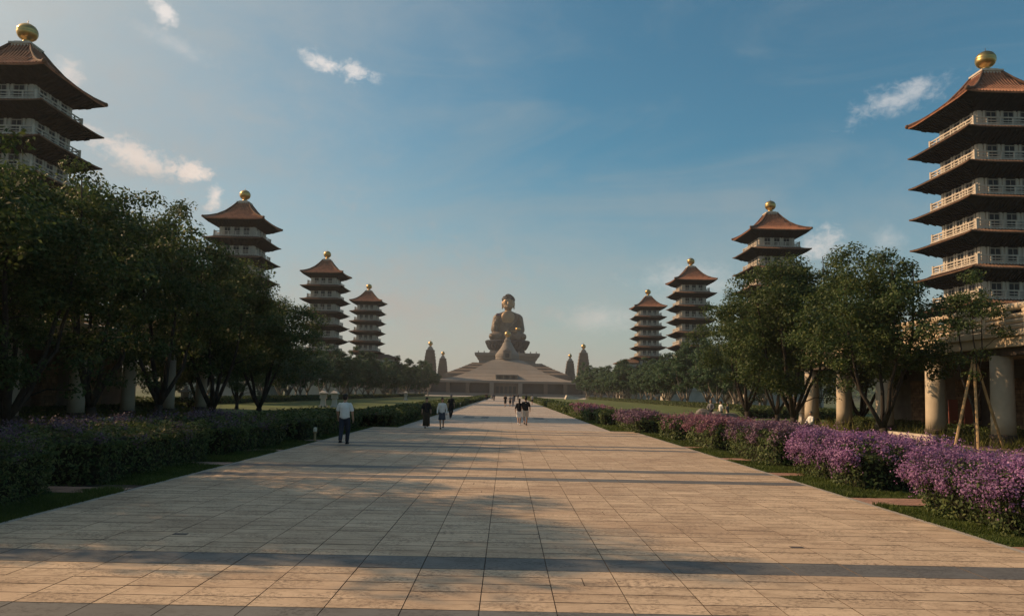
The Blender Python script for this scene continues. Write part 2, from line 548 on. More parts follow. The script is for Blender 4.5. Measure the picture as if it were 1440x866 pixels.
# avenue: mortar bed with stone tiles
bed = MB()
bed.box(XL, XR, -4, ZW, -0.3, -0.012)
bed.box(XL2, XR2, ZW + 0.003, 332, -0.3, -0.012)
path = tag(bed.build('path', M['mortar']), kind='structure')
STRIPS = [(6.45, 7.05), (8.65, 9.27), (17.36, 17.95), (19.5, 20.12), (27.0, 27.6), (28.6, 29.2), (36.4, 37.0), (38.3, 38.9)]
TW, TD, GAP = 0.715, 0.31, 0.010


def tile_box(mb, x0, x1, y0, y1, z, mi=0):
    v = [(x0, y0, -0.05), (x1, y0, -0.05), (x1, y1, -0.05), (x0, y1, -0.05), (x0, y0, z), (x1, y0, z), (x1, y1, z), (x0, y1, z)]
    mb.add(v, [(0, 1, 5, 4), (1, 2, 6, 5), (2, 3, 7, 6), (3, 0, 4, 7)], 1)      # sides dark with the dirt of the joints
    o = len(mb.v) - 8
    mb.f.append((o + 4, o + 5, o + 6, o + 7))
    mb.m.append(mi)


rows = []
y = 3.0
marks = sorted(STRIPS)
while y < ZW - 0.05:
    nxt = [s for s in marks if s[0] > y - 0.01]
    if nxt and abs(nxt[0][0] - y) < 0.02:
        rows.append((y, nxt[0][1], True))
        y = nxt[0][1]
        marks = [s for s in marks if s[0] > y]
        continue
    end = nxt[0][0] if nxt else ZW
    k = max(1, round((end - y) / TD))
    d = (end - y) / k
    for i in range(k):
        rows.append((y, y + d, False))
        y += d
    y = end
xs = [XL]
x = -7.05 + 0.40
while x < XR - 0.15:
    xs.append(x)
    x += TW
xs.append(XR)
tile_cache = {}
n_tiles = 0
rest = MB()
rest_g = MB()
rt = random.Random(3)
for (y0, y1, strip) in rows:
    cells = []
    if strip:
        i = 0
        while i < len(xs) - 1:
            cells.append((xs[i], xs[i + 1]))
            i += 1
    else:
        i = 0
        while i < len(xs) - 1:
            q = rt.random()
            if q < 0.03 and i > 0:
                xm = xs[i] + (xs[i + 1] - xs[i]) * rt.choice((0.5, 0.35, 0.65))
                cells += [(xs[i], xm), (xm, xs[i + 1])]
            else:
                cells.append((xs[i], xs[i + 1]))
            i += 1
    for (x0, x1) in cells:
        dz = rt.uniform(-0.0016, 0.0016)
        seen = y1 > 6.6 and abs((x0 + x1) / 2) < 0.70 * y1 + 0.3
        if seen and n_tiles < 300:
            n_tiles += 1
            wdt, dep = round(x1 - x0, 3), round(y1 - y0, 3)
            key = (wdt, dep, strip)
            if key not in tile_cache:
                tb = MB()
                tile_box(tb, -wdt / 2 + GAP / 2, wdt / 2 - GAP / 2, -dep / 2 + GAP * .75, dep / 2 - GAP * .75, 0.0)
                tile_cache[key] = tb.mesh('paving_tile', [M['granite'] if strip else M['paving'], M['mortar']])
            o = link('paving_tile', tile_cache[key], path, ((x0 + x1) / 2, (y0 + y1) / 2, dz))
            o.rotation_euler = (rt.uniform(-.001, .001), rt.uniform(-.001, .001), 0)
        else:
            tile_box(rest_g if strip else rest, x0 + GAP / 2, x1 - GAP / 2, y0 + GAP * .75, y1 - GAP * .75, dz)
tag(rest.build('paving_tiles_beyond', [M['paving'], M['mortar']], path), kind='stuff')
tag(rest_g.build('granite_strips_beyond', [M['granite'], M['mortar']], path), kind='stuff')
far = MB()
far_g = MB()
y = ZW + 0.01
i = 0
while y < 150:
    d = 0.6 if y < 90 else 1.2
    dark = (i % 14) in (0, 3) or 41.5 < y < 46.5
    xx = XL2 + 0.01
    while xx < XR2 - 0.05:
        xe = min(xx + (0.9 if y < 90 else 1.95), XR2 - 0.01)
        tile_box(far_g if dark and y > 47 and i % 14 == 0 else far, xx + .004, xe - .004, y + .004, y + d - .004, rt.uniform(-.0016, .0016))
        xx = xe
    y += d
    i += 1
tag(far.build('pale_paving_tiles', [M['paving_pale'], M['mortar']], path), kind='stuff')
tag(far_g.build('far_granite_strips', [M['granite'], M['mortar']], path), kind='stuff')
fs_ = MB()
fs_.add([(XL2, y, 0), (XR2, y, 0), (XR2, 332, 0), (XL2, 332, 0)], [(0, 1, 2, 3)])
fs_.build('pale_paving_sheet', M['paving_pale'], path)
for (dx0, dx1) in ((-3.4, -2.55), (-2.0, -1.4), (2.2, 3.0)):      # dark inset slabs across the avenue
    q = MB()
    q.box(dx0, dx1, 58.6, 62.2, -0.02, 0.006)
    q.build('inset_slab', M['granite'], path)
for (dx, dy) in ((-4.4, 10.35), (3.95, 10.25)):
    q = MB()
    q.box(dx - 0.09, dx + 0.09, dy - 0.05, dy + 0.05, -0.02, 0.005)
    q.build('drain_cover', M['column_base'], path)

# verge: soil, crossings of reddish pavers
sheet('verge_soil', XR + 0.12, 12.5, 4, ZW, -0.035, M['soil'])
sheet('verge_soil', -12.5, XL - 0.12, 4, ZW, -0.035, M['soil'])
kerb = MB()
kerb.box(XR + 0.003, XR + 0.117, 4, ZW, -0.2, -0.004)
kerb.box(XL - 0.117, XL - 0.003, 4, ZW, -0.2, -0.004)
kerb.box(XL - 0.117, XL2, ZW + 0.004, ZW + 0.12, -0.2, 0.012)
kerb.box(XR2, XR + 0.117, ZW + 0.004, ZW + 0.12, -0.2, 0.012)
tag(kerb.build('kerb', M['plaza']), kind='structure')
CROSS = [(9.9, 10.6), (14.55, 15.5), (19.6, 20.3), (24.1, 24.8), (29.3, 30.0)]
for sgn in (1, -1):
    cr = tag(link('paver_crossing', None), kind='structure')
    crm = []
    xa, xb = (XR + 0.12, 11.5) if sgn > 0 else (-11.5, XL - 0.12)
    for (c0, c1) in CROSS:
        if sgn < 0 and 14 < c0 < 15:
            c0, c1 = 14.1, 14.9
        base = MB()
        base.box(xa, xb, c0, c1, -0.2, -0.022)
        base.build('crossing_bed', M['mortar'], cr)
        xx = xa
        while xx < xb - 0.05:
            xe = min(xx + 0.6, xb)
            t_ = MB()
            for q in range(2):
                yy0 = c0 + (c1 - c0) * q / 2
                t_ = MB()
                tile_box(t_, xx + .004, xe - .004, yy0 + .004, yy0 + (c1 - c0) / 2 - .004, -0.003 + rt.uniform(-.002, .002))
                t_.build('paver', [M['brick_paver'], M['mortar']], cr)
            xx = xe


# ------------------------------------------------------------------ grass along the avenue
def grass(name, x0, x1, y0, y1, n, h, label=None, m='leaf_grass', z=-0.04, gaps=()):
    u = rng.random(n) ** 1.0
    yy = 1.0 / (1.0 / y0 + (1.0 / y1 - 1.0 / y0) * u)       # denser near the camera
    xx = rng.uniform(x0, x1, n)
    keep = np.ones(n, bool)
    for a, b in gaps:
        keep &= ~((yy > a) & (yy < b))
    xx, yy = xx[keep], yy[keep]
    n = len(xx)
    hh = h * rng.uniform(0.5, 1.3, n) * (0.8 + 0.5 * np.sin(xx * 3.1 + yy * 1.7) * np.sin(yy * 2.3))
    wd = 0.006 * (1 + yy / 14.0)
    an = rng.uniform(0, 2 * PI, n)
    lean = rng.normal(0, 0.45, (n, 2)) * hh[:, None]
    a = np.stack([xx - np.cos(an) * wd, yy - np.sin(an) * wd, np.full(n, z)], 1)
    b = np.stack([xx + np.cos(an) * wd, yy + np.sin(an) * wd, np.full(n, z)], 1)
    c = np.stack([xx + lean[:, 0], yy + lean[:, 1], z + hh], 1)
    V = np.stack([a, b, c], 1).reshape(-1, 3)
    return tag(link(name, quads_mesh(name, V, M[m], 3)), kind='stuff')


CG = [(a - 0.03, b + 0.03) for a, b in CROSS]
grass('grass', XR + 0.10, 8.6, 8.0, ZW, 90000, 0.10, gaps=CG)
grass('grass', -8.8, XL - 0.10, 9.0, ZW, 90000, 0.10, gaps=CG)
grass('grass', 8.4, 20, 12.0, 70, 60000, 0.09, gaps=CG)
grass('grass', -20, -8.6, 12.0, 70, 60000, 0.09, gaps=CG)
grass('grass', XR2, 7.5, ZW + 0.2, 120, 9000, 0.10)
grass('grass', -7.5, XL2, ZW + 0.2, 120, 9000, 0.10)


# ------------------------------------------------------------------ hedges
def noise3(P, f, seed=0):
    a = P * f + seed * 1.7
    return (np.sin(a[:, 0] * 1.3 + 1.1 * np.sin(a[:, 1] * 1.7)) + np.sin(a[:, 1] * 1.9 + 1.3 * np.sin(a[:, 2] * 1.5 + a[:, 0])) +
            np.sin(a[:, 2] * 2.3 + a[:, 0] * 0.7)) / 3.0


def box_shell(n, hx, hy, h, taper, seed):
    """points and normals on a soft edged hedge body standing on z=0"""
    A = np.array([4 * hx * hy, 2 * hy * h, 2 * hy * h, 2 * hx * h, 2 * hx * h])
    side = rng.choice(5, n, p=A / A.sum())
    u, v = rng.uniform(-1, 1, n), rng.uniform(-1, 1, n)
    P = np.zeros((n, 3))
    N = np.zeros((n, 3))
    vz = (v + 1) / 2 * h
    for k in range(5):
        i = side == k
        if k == 0:
            P[i] = np.stack([u[i] * hx, v[i] * hy, np.full(i.sum(), h)], 1)
            N[i] = (0, 0, 1)
        elif k in (1, 2):
            sg = 1 if k == 1 else -1
            P[i] = np.stack([np.full(i.sum(), sg * hx), u[i] * hy, vz[i]], 1)
            N[i] = (sg, 0, 0)
        else:
            sg = 1 if k == 3 else -1
            P[i] = np.stack([u[i] * hx, np.full(i.sum(), sg * hy), vz[i]], 1)
            N[i] = (0, sg, 0)
    # round the edges, pull the foot in, lumpy surface
    q = np.abs(P / np.array([hx, hy, h]))
    q[:, 1] = 1 - np.minimum(1, (hy - np.abs(P[:, 1])) / min(hy, 1.6))      # ends round off over the last metre or so
    zz = np.clip((P[:, 2] / h - 0.72) / 0.28, 0, 1)
    ex = np.clip((q[:, 0] - 0.75) / 0.25, 0, 1)
    ey = np.clip((q[:, 1] - 0.75) / 0.25, 0, 1)
    P[:, 2] -= h * 0.22 * np.maximum(ex, ey) ** 2 * zz
    cut = np.minimum(ex, ey) ** 2 * 0.22
    P[:, 0] *= 1 - cut
    P[:, 1] *= 1 - cut
    foot = 1 - taper * np.clip(1 - P[:, 2] / h, 0, 1) ** 1.5
    P[:, 0] *= foot
    P[:, 1] *= foot
    lump = noise3(P, 2.3, seed) * 0.09 + noise3(P, 5.1, seed + 3) * 0.06
    P += N * lump[:, None]
    N = unit(N + np.array([0, 0, 0.25]))
    return P, N


def hedge(x0, x1, y0, y1, h, label, bloom=0.0, bloom_mat='bract', taper=0.12, name='hedge', group=None, seed=0, bloom_side=0.5):
    cx, cy = (x0 + x1) / 2, (y0 + y1) / 2
    hx, hy = (x1 - x0) / 2, (y1 - y0) / 2
    root = thing(name, (cx, cy, -0.05), label, 'hedge', group)
    near = max(8.0, y0)
    h -= 0.13
    ls = 0.042 + 0.0032 * near
    area = 4 * hx * hy + 4 * h * (hx + hy)
    n = int(min(60000, area * 3.4 / (ls * ls)))
    P, N = box_shell(n, hx, hy, h, taper, seed)
    depth = rng.random(n) ** 2 * 0.28
    P = P - N * depth[:, None]
    P[:, 2] = np.maximum(P[:, 2], 0.02)
    stray = rng.random(n) < 0.05
    P[stray] += N[stray] * rng.uniform(0.02, 0.16, stray.sum())[:, None]
    link('foliage', quads_mesh('hedge_foliage', leaf_quads(P, N, ls), M['leaf_hedge']), root)
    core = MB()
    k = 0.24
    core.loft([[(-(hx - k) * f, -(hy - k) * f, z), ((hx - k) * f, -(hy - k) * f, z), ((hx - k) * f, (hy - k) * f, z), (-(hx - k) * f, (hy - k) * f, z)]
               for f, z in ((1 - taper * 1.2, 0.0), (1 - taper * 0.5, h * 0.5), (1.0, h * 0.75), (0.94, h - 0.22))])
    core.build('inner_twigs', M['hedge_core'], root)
    if bloom > 0:
        bs = 0.012 + 0.0021 * near
        nc = int(area * 1.0 * bloom * 34 / (1 + near / 25))
        nc = min(nc, 3000)
        Pc, Nc = box_shell(nc * 4, hx, hy, h, taper, seed)
        wgt = np.clip((Pc[:, 2] / h - (1 - bloom_side)) / bloom_side, 0, 1) ** 0.8
        patch = noise3(Pc, 1.6, seed + 9) * 0.75 + noise3(Pc, 4.3, seed + 5) * 0.4 + 0.5
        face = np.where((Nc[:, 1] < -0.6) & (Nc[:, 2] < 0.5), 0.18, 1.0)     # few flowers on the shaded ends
        pick = rng.random(len(Pc)) < wgt * np.clip(patch, 0.05, 1) * face
        Pc, Nc = Pc[pick][:nc], Nc[pick][:nc]
        per = 40
        Q = np.repeat(Pc + Nc * 0.05, per, 0) + rng.normal(0, 0.055 + 0.0012 * near, (len(Pc) * per, 3))
        QN = unit(Q - np.repeat(Pc - Nc * 0.05, per, 0))
        link('blossoms', quads_mesh('hedge_blossoms', leaf_quads(Q, QN, bs, 0.8), M[bloom_mat]), root)
    return root


hedge(7.35, 10.9, 10.9, 14.4, 1.14, 'nearest purple blossoming hedge block at the right edge of the avenue', 1.0, 'bract', 0.16, seed=1, bloom_side=0.62)
hedge(7.7, 10.4, 16.4, 20.6, 1.17, 'tall purple flowering hedge block with dark shaded end, second on the right', 1.0, 'bract', 0.06, seed=2, bloom_side=0.75)
hedge(7.75, 9.7, 21.6, 26.7, 1.18, 'third hedge block on the right, purple on top and green below', 0.5, 'bract_dull', 0.05, seed=3, bloom_side=0.45)
hedge(7.7, 9.6, 28.0, 32.3, 1.15, 'fourth hedge block on the right, pinkish flowers in front of the boulders', 0.45, 'bract_pink', 0.05, seed=4, bloom_side=0.45)
hedge(7.6, 9.3, 33.8, 37.9, 1.1, 'short pink topped hedge block before the avenue narrows on the right', 0.5, 'bract_pink', 0.05, seed=5, bloom_side=0.45)
hedge(6.9, 8.8, 39.7, 47.8, 1.08, 'long hedge block with dull pink flowers where the avenue narrows on the right', 0.35, 'bract_dull', 0.05, seed=6, bloom_side=0.45)
hedge(6.3, 8.4, 49.8, 54.6, 1.1, 'plain dark green hedge block between two flowering ones on the right', 0.0, seed=7)
hedge(6.2, 8.4, 56.6, 77, 1.0, 'green hedge block with a few faint pink flowers on the far right edge', 0.1, 'bract_pink', seed=8)
hedge(6.2, 8.6, 79, 140, 1.0, 'long clipped green hedge along the right far edge of the avenue', 0.0, seed=9)
hedge(6.2, 8.6, 141, 300, 1.0, 'farthest clipped hedge on the right before the memorial hall', 0.0, seed=10)
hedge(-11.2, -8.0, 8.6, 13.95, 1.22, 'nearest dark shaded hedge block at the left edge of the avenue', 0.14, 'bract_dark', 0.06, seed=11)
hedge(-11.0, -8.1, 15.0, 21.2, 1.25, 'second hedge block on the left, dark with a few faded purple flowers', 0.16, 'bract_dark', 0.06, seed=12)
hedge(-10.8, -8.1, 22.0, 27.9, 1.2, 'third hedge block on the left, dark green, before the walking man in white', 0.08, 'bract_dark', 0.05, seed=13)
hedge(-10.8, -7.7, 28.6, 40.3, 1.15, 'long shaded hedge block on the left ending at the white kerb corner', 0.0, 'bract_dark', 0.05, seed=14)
hedge(-9.2, -6.2, 41.6, 56.5, 1.05, 'green hedge block behind the two women on the left', 0.0, seed=15)
hedge(-9.0, -6.3, 59.5, 130, 1.05, 'long clipped green hedge along the left far edge of the avenue', 0.0, seed=16)
hedge(-8.8, -6.3, 131, 300, 1.0, 'farthest clipped hedge on the left before the memorial hall', 0.0, seed=17)


# ------------------------------------------------------------------ trees
def make_tree_meshes(seed, H, rad, clear, n_cl, per, leaf, limbs=5, lean=(0, 0), tall=1.0, m='leaf', bark='bark', trunk_r=0.22, squash=0.62):
    rr = np.random.default_rng(seed)
    pr = random.Random(seed)
    ch = H - clear
    cz = clear + ch * 0.52
    # cluster centres spread through the crown's volume, mostly near its skin
    T = []
    while len(T) < n_cl:
        d = rr.normal(0, 1, 3)
        d /= np.linalg.norm(d)
        r = rr.random() ** 0.42
        lob = 0.82 + 0.28 * math.sin(d[0] * 3.1 + seed) * math.cos(d[1] * 2.7 + seed * 2) + 0.12 * math.sin(d[2] * 5 + seed)
        p = d * r * lob * np.array([rad, rad, ch * 0.5])
        p[2] += cz
        low = (p[2] - clear) / ch
        p[0] *= 0.70 + 0.42 * math.sin(min(1, max(0, low * 1.15 + 0.12)) * PI)
        p[1] *= 0.70 + 0.42 * math.sin(min(1, max(0, low * 1.15 + 0.12)) * PI)
        p[0] += lean[0] * low
        p[1] += lean[1] * low
        T.append(p)
    T = np.array(T)
    tr = MB()
    fork = clear * pr.uniform(0.55, 0.8)
    p0 = Vector((0, 0, -0.25))
    pts = [p0, Vector((0.02, 0.0, 0.25)), Vector((pr.uniform(-.1, .1), pr.uniform(-.1, .1), fork * 0.5)), Vector((lean[0] * .08, lean[1] * .08, fork))]
    tr.tube(pts, [trunk_r * 1.45, trunk_r * 1.08, trunk_r * 0.95, trunk_r * 0.9], 9)
    base = pts[-1]
    nodes = []
    ang0 = pr.uniform(0, 6)
    for k in range(limbs):
        a = ang0 + 2 * PI * k / limbs + pr.uniform(-.3, .3)
        out = rad * pr.uniform(0.30, 0.55) if k else rad * 0.08
        end = Vector((math.cos(a) * out + lean[0] * .7, math.sin(a) * out + lean[1] * .7, clear + ch * pr.uniform(0.62, 0.86)))
        r0 = trunk_r * pr.uniform(0.5, 0.68)
        lp = []
        nseg = 7
        for i in range(nseg + 1):
            t = i / nseg
            q = base.lerp(end, t)
            bow = math.sin(t * PI) * 0.13
            q = q + Vector((math.cos(a) * rad * bow, math.sin(a) * rad * bow, -0.25 * math.sin(t * PI)))
            q += Vector((pr.uniform(-.1, .1), pr.uniform(-.1, .1), 0)) * (0 < i < nseg)
            lp.append(q)
        rl = [r0 * (1 - 0.82 * i / nseg) for i in range(nseg + 1)]
        tr.tube(lp, rl, 7)
        for i in range(1, nseg + 1):
            nodes.append((lp[i], rl[i]))
    # twigs: each leaf cluster joins the nearest limb or twig already there, nearest clusters first
    npos = np.array([tuple(n[0]) for n in nodes])
    nrad = [n[1] for n in nodes]
    order = np.argsort([np.min(np.linalg.norm(npos - p, axis=1)) for p in T])
    for ti in order:
        p = T[ti]
        dd = np.linalg.norm(npos - p, axis=1) + np.maximum(0, npos[:, 2] - p[2] + 0.1) * 1.2
        i = int(np.argmin(dd))
        a, ra = Vector(npos[i]), nrad[i]
        b = Vector(p)
        L = (b - a).length
        mid = a.lerp(b, 0.5) + Vector((pr.uniform(-.12, .12), pr.uniform(-.12, .12), pr.uniform(-0.02, .12))) * L
        r = max(0.012, min(ra * 0.7, trunk_r * 0.2, 0.018 + 0.012 * L))
        tr.tube([a, mid, b], [r, r * 0.75, max(0.01, r * 0.5)], 4)
        npos = np.vstack([npos, [tuple(mid)], [tuple(b)]])
        nrad += [r * 0.75, max(0.01, r * 0.5)]
    # leaves
    cr = rr.uniform(0.55, 1.0, len(T)) * (rad / 4.0) ** 0.5
    cnt = (per * (cr / cr.mean()) ** 2).astype(int)
    idx = np.repeat(np.arange(len(T)), cnt)
    off = rr.normal(0, 1, (len(idx), 3))
    off = off / np.linalg.norm(off, axis=1, keepdims=True) * (rr.random((len(idx), 1)) ** 0.5)
    P = T[idx] + off * cr[idx][:, None] * np.array([1.0, 1.0, squash])
    N = unit(off + np.array([0, 0, 0.7]))
    crown = quads_mesh('crown', leaf_quads(P, N, leaf, 0.55), M[m])
    return tr.mesh('trunk', M[bark], True), crown


def tree(meshes, x, y, label, group=None, rz=0.0, sc=1.0, sz=None, name='tree'):
    t = thing(name, (x, y, -0.05), label, 'tree', group, rz)
    t.scale = (sc, sc, sz or sc)
    link('trunk', meshes[0], t)
    link('crown', meshes[1], t)
    return t


TA = make_tree_meshes(101, 11.8, 4.4, 1.5, 150, 200, 0.17, 5)
TB = make_tree_meshes(202, 12.2, 4.8, 1.2, 270, 180, 0.17, 6)
TC_ = make_tree_meshes(303, 11.0, 4.5, 1.2, 220, 190, 0.17, 5)
TD_ = make_tree_meshes(404, 10.6, 3.6, 1.3, 185, 170, 0.16, 5, lean=(-0.8, 0), trunk_r=0.19)
TF = make_tree_meshes(505, 10.5, 4.6, 1.5, 120, 110, 0.33, 5, m='leaf_far', bark='bark_pale')
TG = make_tree_meshes(606, 10.5, 4.2, 1.7, 110, 110, 0.33, 4, m='leaf_far', bark='bark_pale')
TH = make_tree_meshes(707, 8.7, 1.35, 2.2, 30, 110, 0.13, 3, lean=(0.1, 0.2), trunk_r=0.10)
G1 = 'large dark trees lining the left lawn'
tree(TB, -16.2, 16.2, 'large tree just outside the left edge shading the near avenue', G1, 0.4, 1.0, 1.0)
tree(TB, -17.0, 25.6, 'leftmost large dark tree below the cropped pagoda', G1, 2.0, 0.93, 0.88)
tree(TA, -17.6, 31.8, 'large dark tree with forked bare limbs second from the left', G1, 4.1, 1.0, 1.04)
tree(TA, -17.4, 37.6, 'tall dense tree third from the left with sky gaps in its crown', G1, 2.2, 0.98, 1.05)
tree(TC_, -17.3, 44.2, 'dark rounded tree fourth from the left, hiding the foot of the second pagoda', G1, 1.3, 1.0, 1.02)
tree(TC_, -17.6, 53.5, 'smaller lighter tree at the right end of the left tree group', G1, 3.3, 0.98, 0.93)
for bx_, by_, bl_ in ((-27.5, 60.0, 'dark background tree between the left walkway end and the nearest left pagoda'), (-31.0, 68.0, 'background tree in front of the nearest left pagoda podium'), (-25.5, 71.0, 'background tree on the left lawn below the second left pagoda')):
    tree(TB, bx_, by_, bl_, G1, by_, 0.75)
tree(TA, -23.5, 57.0, 'dark tree standing behind the end of the left tree group', G1, 2.7, 0.8)
G2 = 'large dark trees lining the right lawn'
tree(TD_, 17.9, 35.6, 'open crowned tree with leaning trunk beside the right walkway columns', G2, 0.3, 1.0, 0.96)
tree(TB, 17.6, 46.0, 'tall dense tree with thick black trunk in the middle of the right group', G2, 0.9, 1.0, 1.0)
tree(TA, 18.6, 58.0, 'rounded dark tree at the left end of the right tree group', G2, 3.9, 1.0, 0.93)
tree(TC_, 26.0, 55.0, 'dark tree behind the middle of the right tree group', G2, 5.0, 1.0, 0.95)
tree(TC_, 23.8, 66.0, 'pale trunked tree on the lawn behind the right tree group', G2, 1.0, 0.95, 0.9)
st = tree(TH, 19.9, 31.8, 'slim young tree held up by wooden stakes at the right walkway', None, 0.0, 1.0, 1.0, 'young_tree')
for (bx, by) in ((-1.25, -0.5), (-0.55, -1.0), (1.5, 0.5)):
    q = MB()
    q.tube([(bx, by, 0.0), (0.02 * bx, 0.02 * by, 3.9)], 0.055, 6)
    q.build('stake', M['bamboo'], st)
g3 = 'small round trees in the far row beyond the right lawn'
g4 = 'small round trees in the far row beyond the left lawn'
ORD = ('first second third fourth fifth sixth seventh eighth ninth tenth eleventh twelfth thirteenth fourteenth fifteenth sixteenth seventeenth eighteenth '
       'nineteenth twentieth').split()
ORD += ['twenty-' + o for o in ORD[:9]] + ['thirtieth'] + ['thirty-' + o for o in ORD[:9]]
rf = random.Random(21)
for sgn, gname in ((1, g3), (-1, g4)):
    z = 96.0
    i = 0
    while z < 345:
        side = 'right' if sgn > 0 else 'left'
        x = sgn * (37.5 + rf.uniform(-1.5, 1.5) - (1.0 if z > 230 else 0) * (z - 230) / 115)
        mset = TF if rf.random() < 0.5 else TG
        s = rf.uniform(0.88, 1.2) * (1.0 + 0.28 * max(0, (z - 220) / 120))
        tree(mset, x, z, 'round green tree, %s from the near end of the row along the %s lawn' % (ORD[i], side), gname, rf.uniform(0, 6), s, s * rf.uniform(0.9, 1.08))
        z += rf.uniform(5.6, 7.4) * (1 + (z - 96) / 400)
        i += 1
for sgn in (1, -1):
    for k in range(9):
        z = 112 + k * 27
        s = rf.uniform(0.9, 1.15)
        tree(TF if k % 2 else TG, sgn * (45 + rf.uniform(0, 2)) if not any(abs(z - p) < 9 for p in (136, 195, 255)) else sgn * 40.5, z,
             '%s green tree, counted from the near end, behind the row at the %s pagoda feet' % (ORD[k], 'right' if sgn > 0 else 'left'),
             'trees at the foot of the %s pagodas' % ('right' if sgn > 0 else 'left'), rf.uniform(0, 6), s)


# ------------------------------------------------------------------ pagodas
def ring_profile(mb, prof, mi=0):
    """closed square ring swept through (half, z) points"""
    rings = [[(-h, -h, z), (h, -h, z), (h, h, z), (-h, h, z)] for h, z in prof]
    mb.loft(rings + [rings[0]], False, False, mi)


EAVE = [31.7 - 3.42 * i for i in range(7)]
WALLH = 3.1


def flare(h, z, n=8, up=0.13, pw=6):
    """square ring with corners swept up, n points a side"""
    out = []
    cs = [(-h, -h), (h, -h), (h, h), (-h, h)]
    for i in range(4):
        a, b = cs[i], cs[(i + 1) % 4]
        for j in range(n):
            t = j / n
            k = abs(2 * t - 1) ** pw
            out.append((a[0] + (b[0] - a[0]) * t, a[1] + (b[1] - a[1]) * t, z + up * k))
    return out


def make_pagoda_meshes():
    D_ = {}
    # storey wall with recessed window bays on the sides facing the avenue and the viewer
    b = MB()
    b.box(-WALLH, WALLH, -WALLH, WALLH, -0.1, 2.45)
    for s4 in range(4):
        Rz = Matrix.Rotation(s4 * PI / 2, 3, 'Z')
        for px in (-WALLH + .2, -2.42, -1.05, -0.65, 0.65, 1.05, 2.42, WALLH - .2):
            wd = 0.2 if abs(px) > 2.5 else 0.1
            q = MB()
            q.box(px - wd, px + wd, -WALLH - 0.10, -WALLH + 0.02, -0.1, 2.4)
            b.add([Rz @ Vector(p) for p in q.v], q.f)
        q = MB()
        q.box(-WALLH - .05, WALLH + .05, -WALLH - 0.14, -WALLH + 0.02, 2.1, 2.42)
        b.add([Rz @ Vector(p) for p in q.v], q.f)
    D_['wall'] = b.mesh('wall', M['wall'])
    b = MB()
    b.box(-0.5, 0.5, -0.05, 0.02, 0.15, 2.08, 0)
    for xx in (-0.53, 0.47):
        b.box(xx, xx + 0.06, -0.09, 0.02, 0.2, 2.1, 1)
    b.box(-0.47, 0.47, -0.087, 0.02, 1.42, 1.50, 1)
    b.box(-0.03, 0.03, -0.084, 0.02, 0.25, 1.42, 1)
    D_['window'] = b.mesh('window', [M['glass'], M['frame']])
    # skirt roof of a storey: soffit is a part of its own
    b = MB()
    H0, H1 = 5.42, 3.92
    b.loft([flare(H0, 0.0), flare(H0 + .02, 0.10), flare(H0 - .08, 0.16), flare(4.5, 0.42, up=0.05), flare(H1, 0.70, up=0.0), flare(H1, 0.55, up=0.0), flare(H0 - .2, 0.03)], False, False)
    D_['eave'] = b.mesh('eave_roof', M['fascia'])
    b = MB()
    b.loft([flare(H0 - .06, 0.012), flare(4.3, -0.42, up=0.03), flare(WALLH - .02, -0.95, up=0)], False, False)
    b.loft([flare(H0 - .07, 0.05), flare(3.0, 0.05, up=0)], False, False)
    for s4 in range(4):
        Rz = Matrix.Rotation(s4 * PI / 2, 3, 'Z')
        for k in range(-8, 9):
            q = MB()
            px = k * 0.5
            ye = max(WALLH + .3, abs(px) + 0.2)
            if ye > H0 - .3:
                continue
            def zz(yy_):
                return 0.012 - 0.962 * (H0 - .06 - yy_) / (H0 - .04 - WALLH)
            q.add([(px - .05, -H0 + .3, zz(H0 - .3) - .10), (px + .05, -H0 + .3, zz(H0 - .3) - .10), (px + .05, -ye, zz(ye) - .10), (px - .05, -ye, zz(ye) - .10),
                   (px - .05, -H0 + .3, zz(H0 - .3) + .06), (px + .05, -H0 + .3, zz(H0 - .3) + .06), (px + .05, -ye, zz(ye) + .06), (px - .05, -ye, zz(ye) + .06)],
                  [(0, 3, 2, 1), (0, 1, 5, 4), (1, 2, 6, 5), (3, 0, 4, 7)])
            b.add([Rz @ Vector(p) for p in q.v], q.f)
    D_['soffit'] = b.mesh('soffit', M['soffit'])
    b = MB()
    for s4 in range(4):
        Rz = Matrix.Rotation(s4 * PI / 2, 3, 'Z')
        for k in range(-17, 18):
            px = k * 0.314
            up = 0.13 * (abs(px) / H0) ** 6
            q = MB()
            pts = [(px, -H0 - .03, 0.10 + up), (px, -H0 + .08, 0.17 + up)]
            for yy_, zz_ in ((4.95, 0.29), (4.5, 0.44), (3.96, 0.72)):
                if yy_ > abs(px) + 0.05:
                    pts.append((px, -yy_, zz_))
            q.tube(pts, 0.05, 5)
            b.add([Rz @ Vector(p) for p in q.v], q.f)
    D_['eave_tiles'] = b.mesh('tile_rows', M['fascia'])
    # balcony slab and railing
    b = MB()
    ring_profile(b, [(3.98, 0.62), (3.98, 0.86), (3.0, 0.86), (3.0, 0.62)])
    D_['balcony'] = b.mesh('balcony', M['rail'])
    b = MB()
    h = 3.82
    ring_profile(b, [(h + .06, 1.50), (h + .06, 1.62), (h - .06, 1.62), (h - .06, 1.50)])
    ring_profile(b, [(h + .04, 1.22), (h + .04, 1.30), (h - .04, 1.30), (h - .04, 1.22)])
    ring_profile(b, [(h + .04, 0.97), (h + .04, 1.05), (h - .04, 1.05), (h - .04, 0.97)])
    for s4 in range(4):
        Rz = Matrix.Rotation(s4 * PI / 2, 3, 'Z')
        for k in range(-3, 4):
            q = MB()
            px = k * h / 3.0 if k < 3 else None
            if px is None:
                continue
            wd = 0.12 if k == -3 else 0.07
            q.box(px - wd, px + wd, -h - wd * .7, -h + wd * .7, 0.86, 1.72 if k == -3 else 1.49)
            b.add([Rz @ Vector(p) for p in q.v], q.f)
    D_['railing'] = b.mesh('railing', M['rail'])
    # top roof
    b = MB()
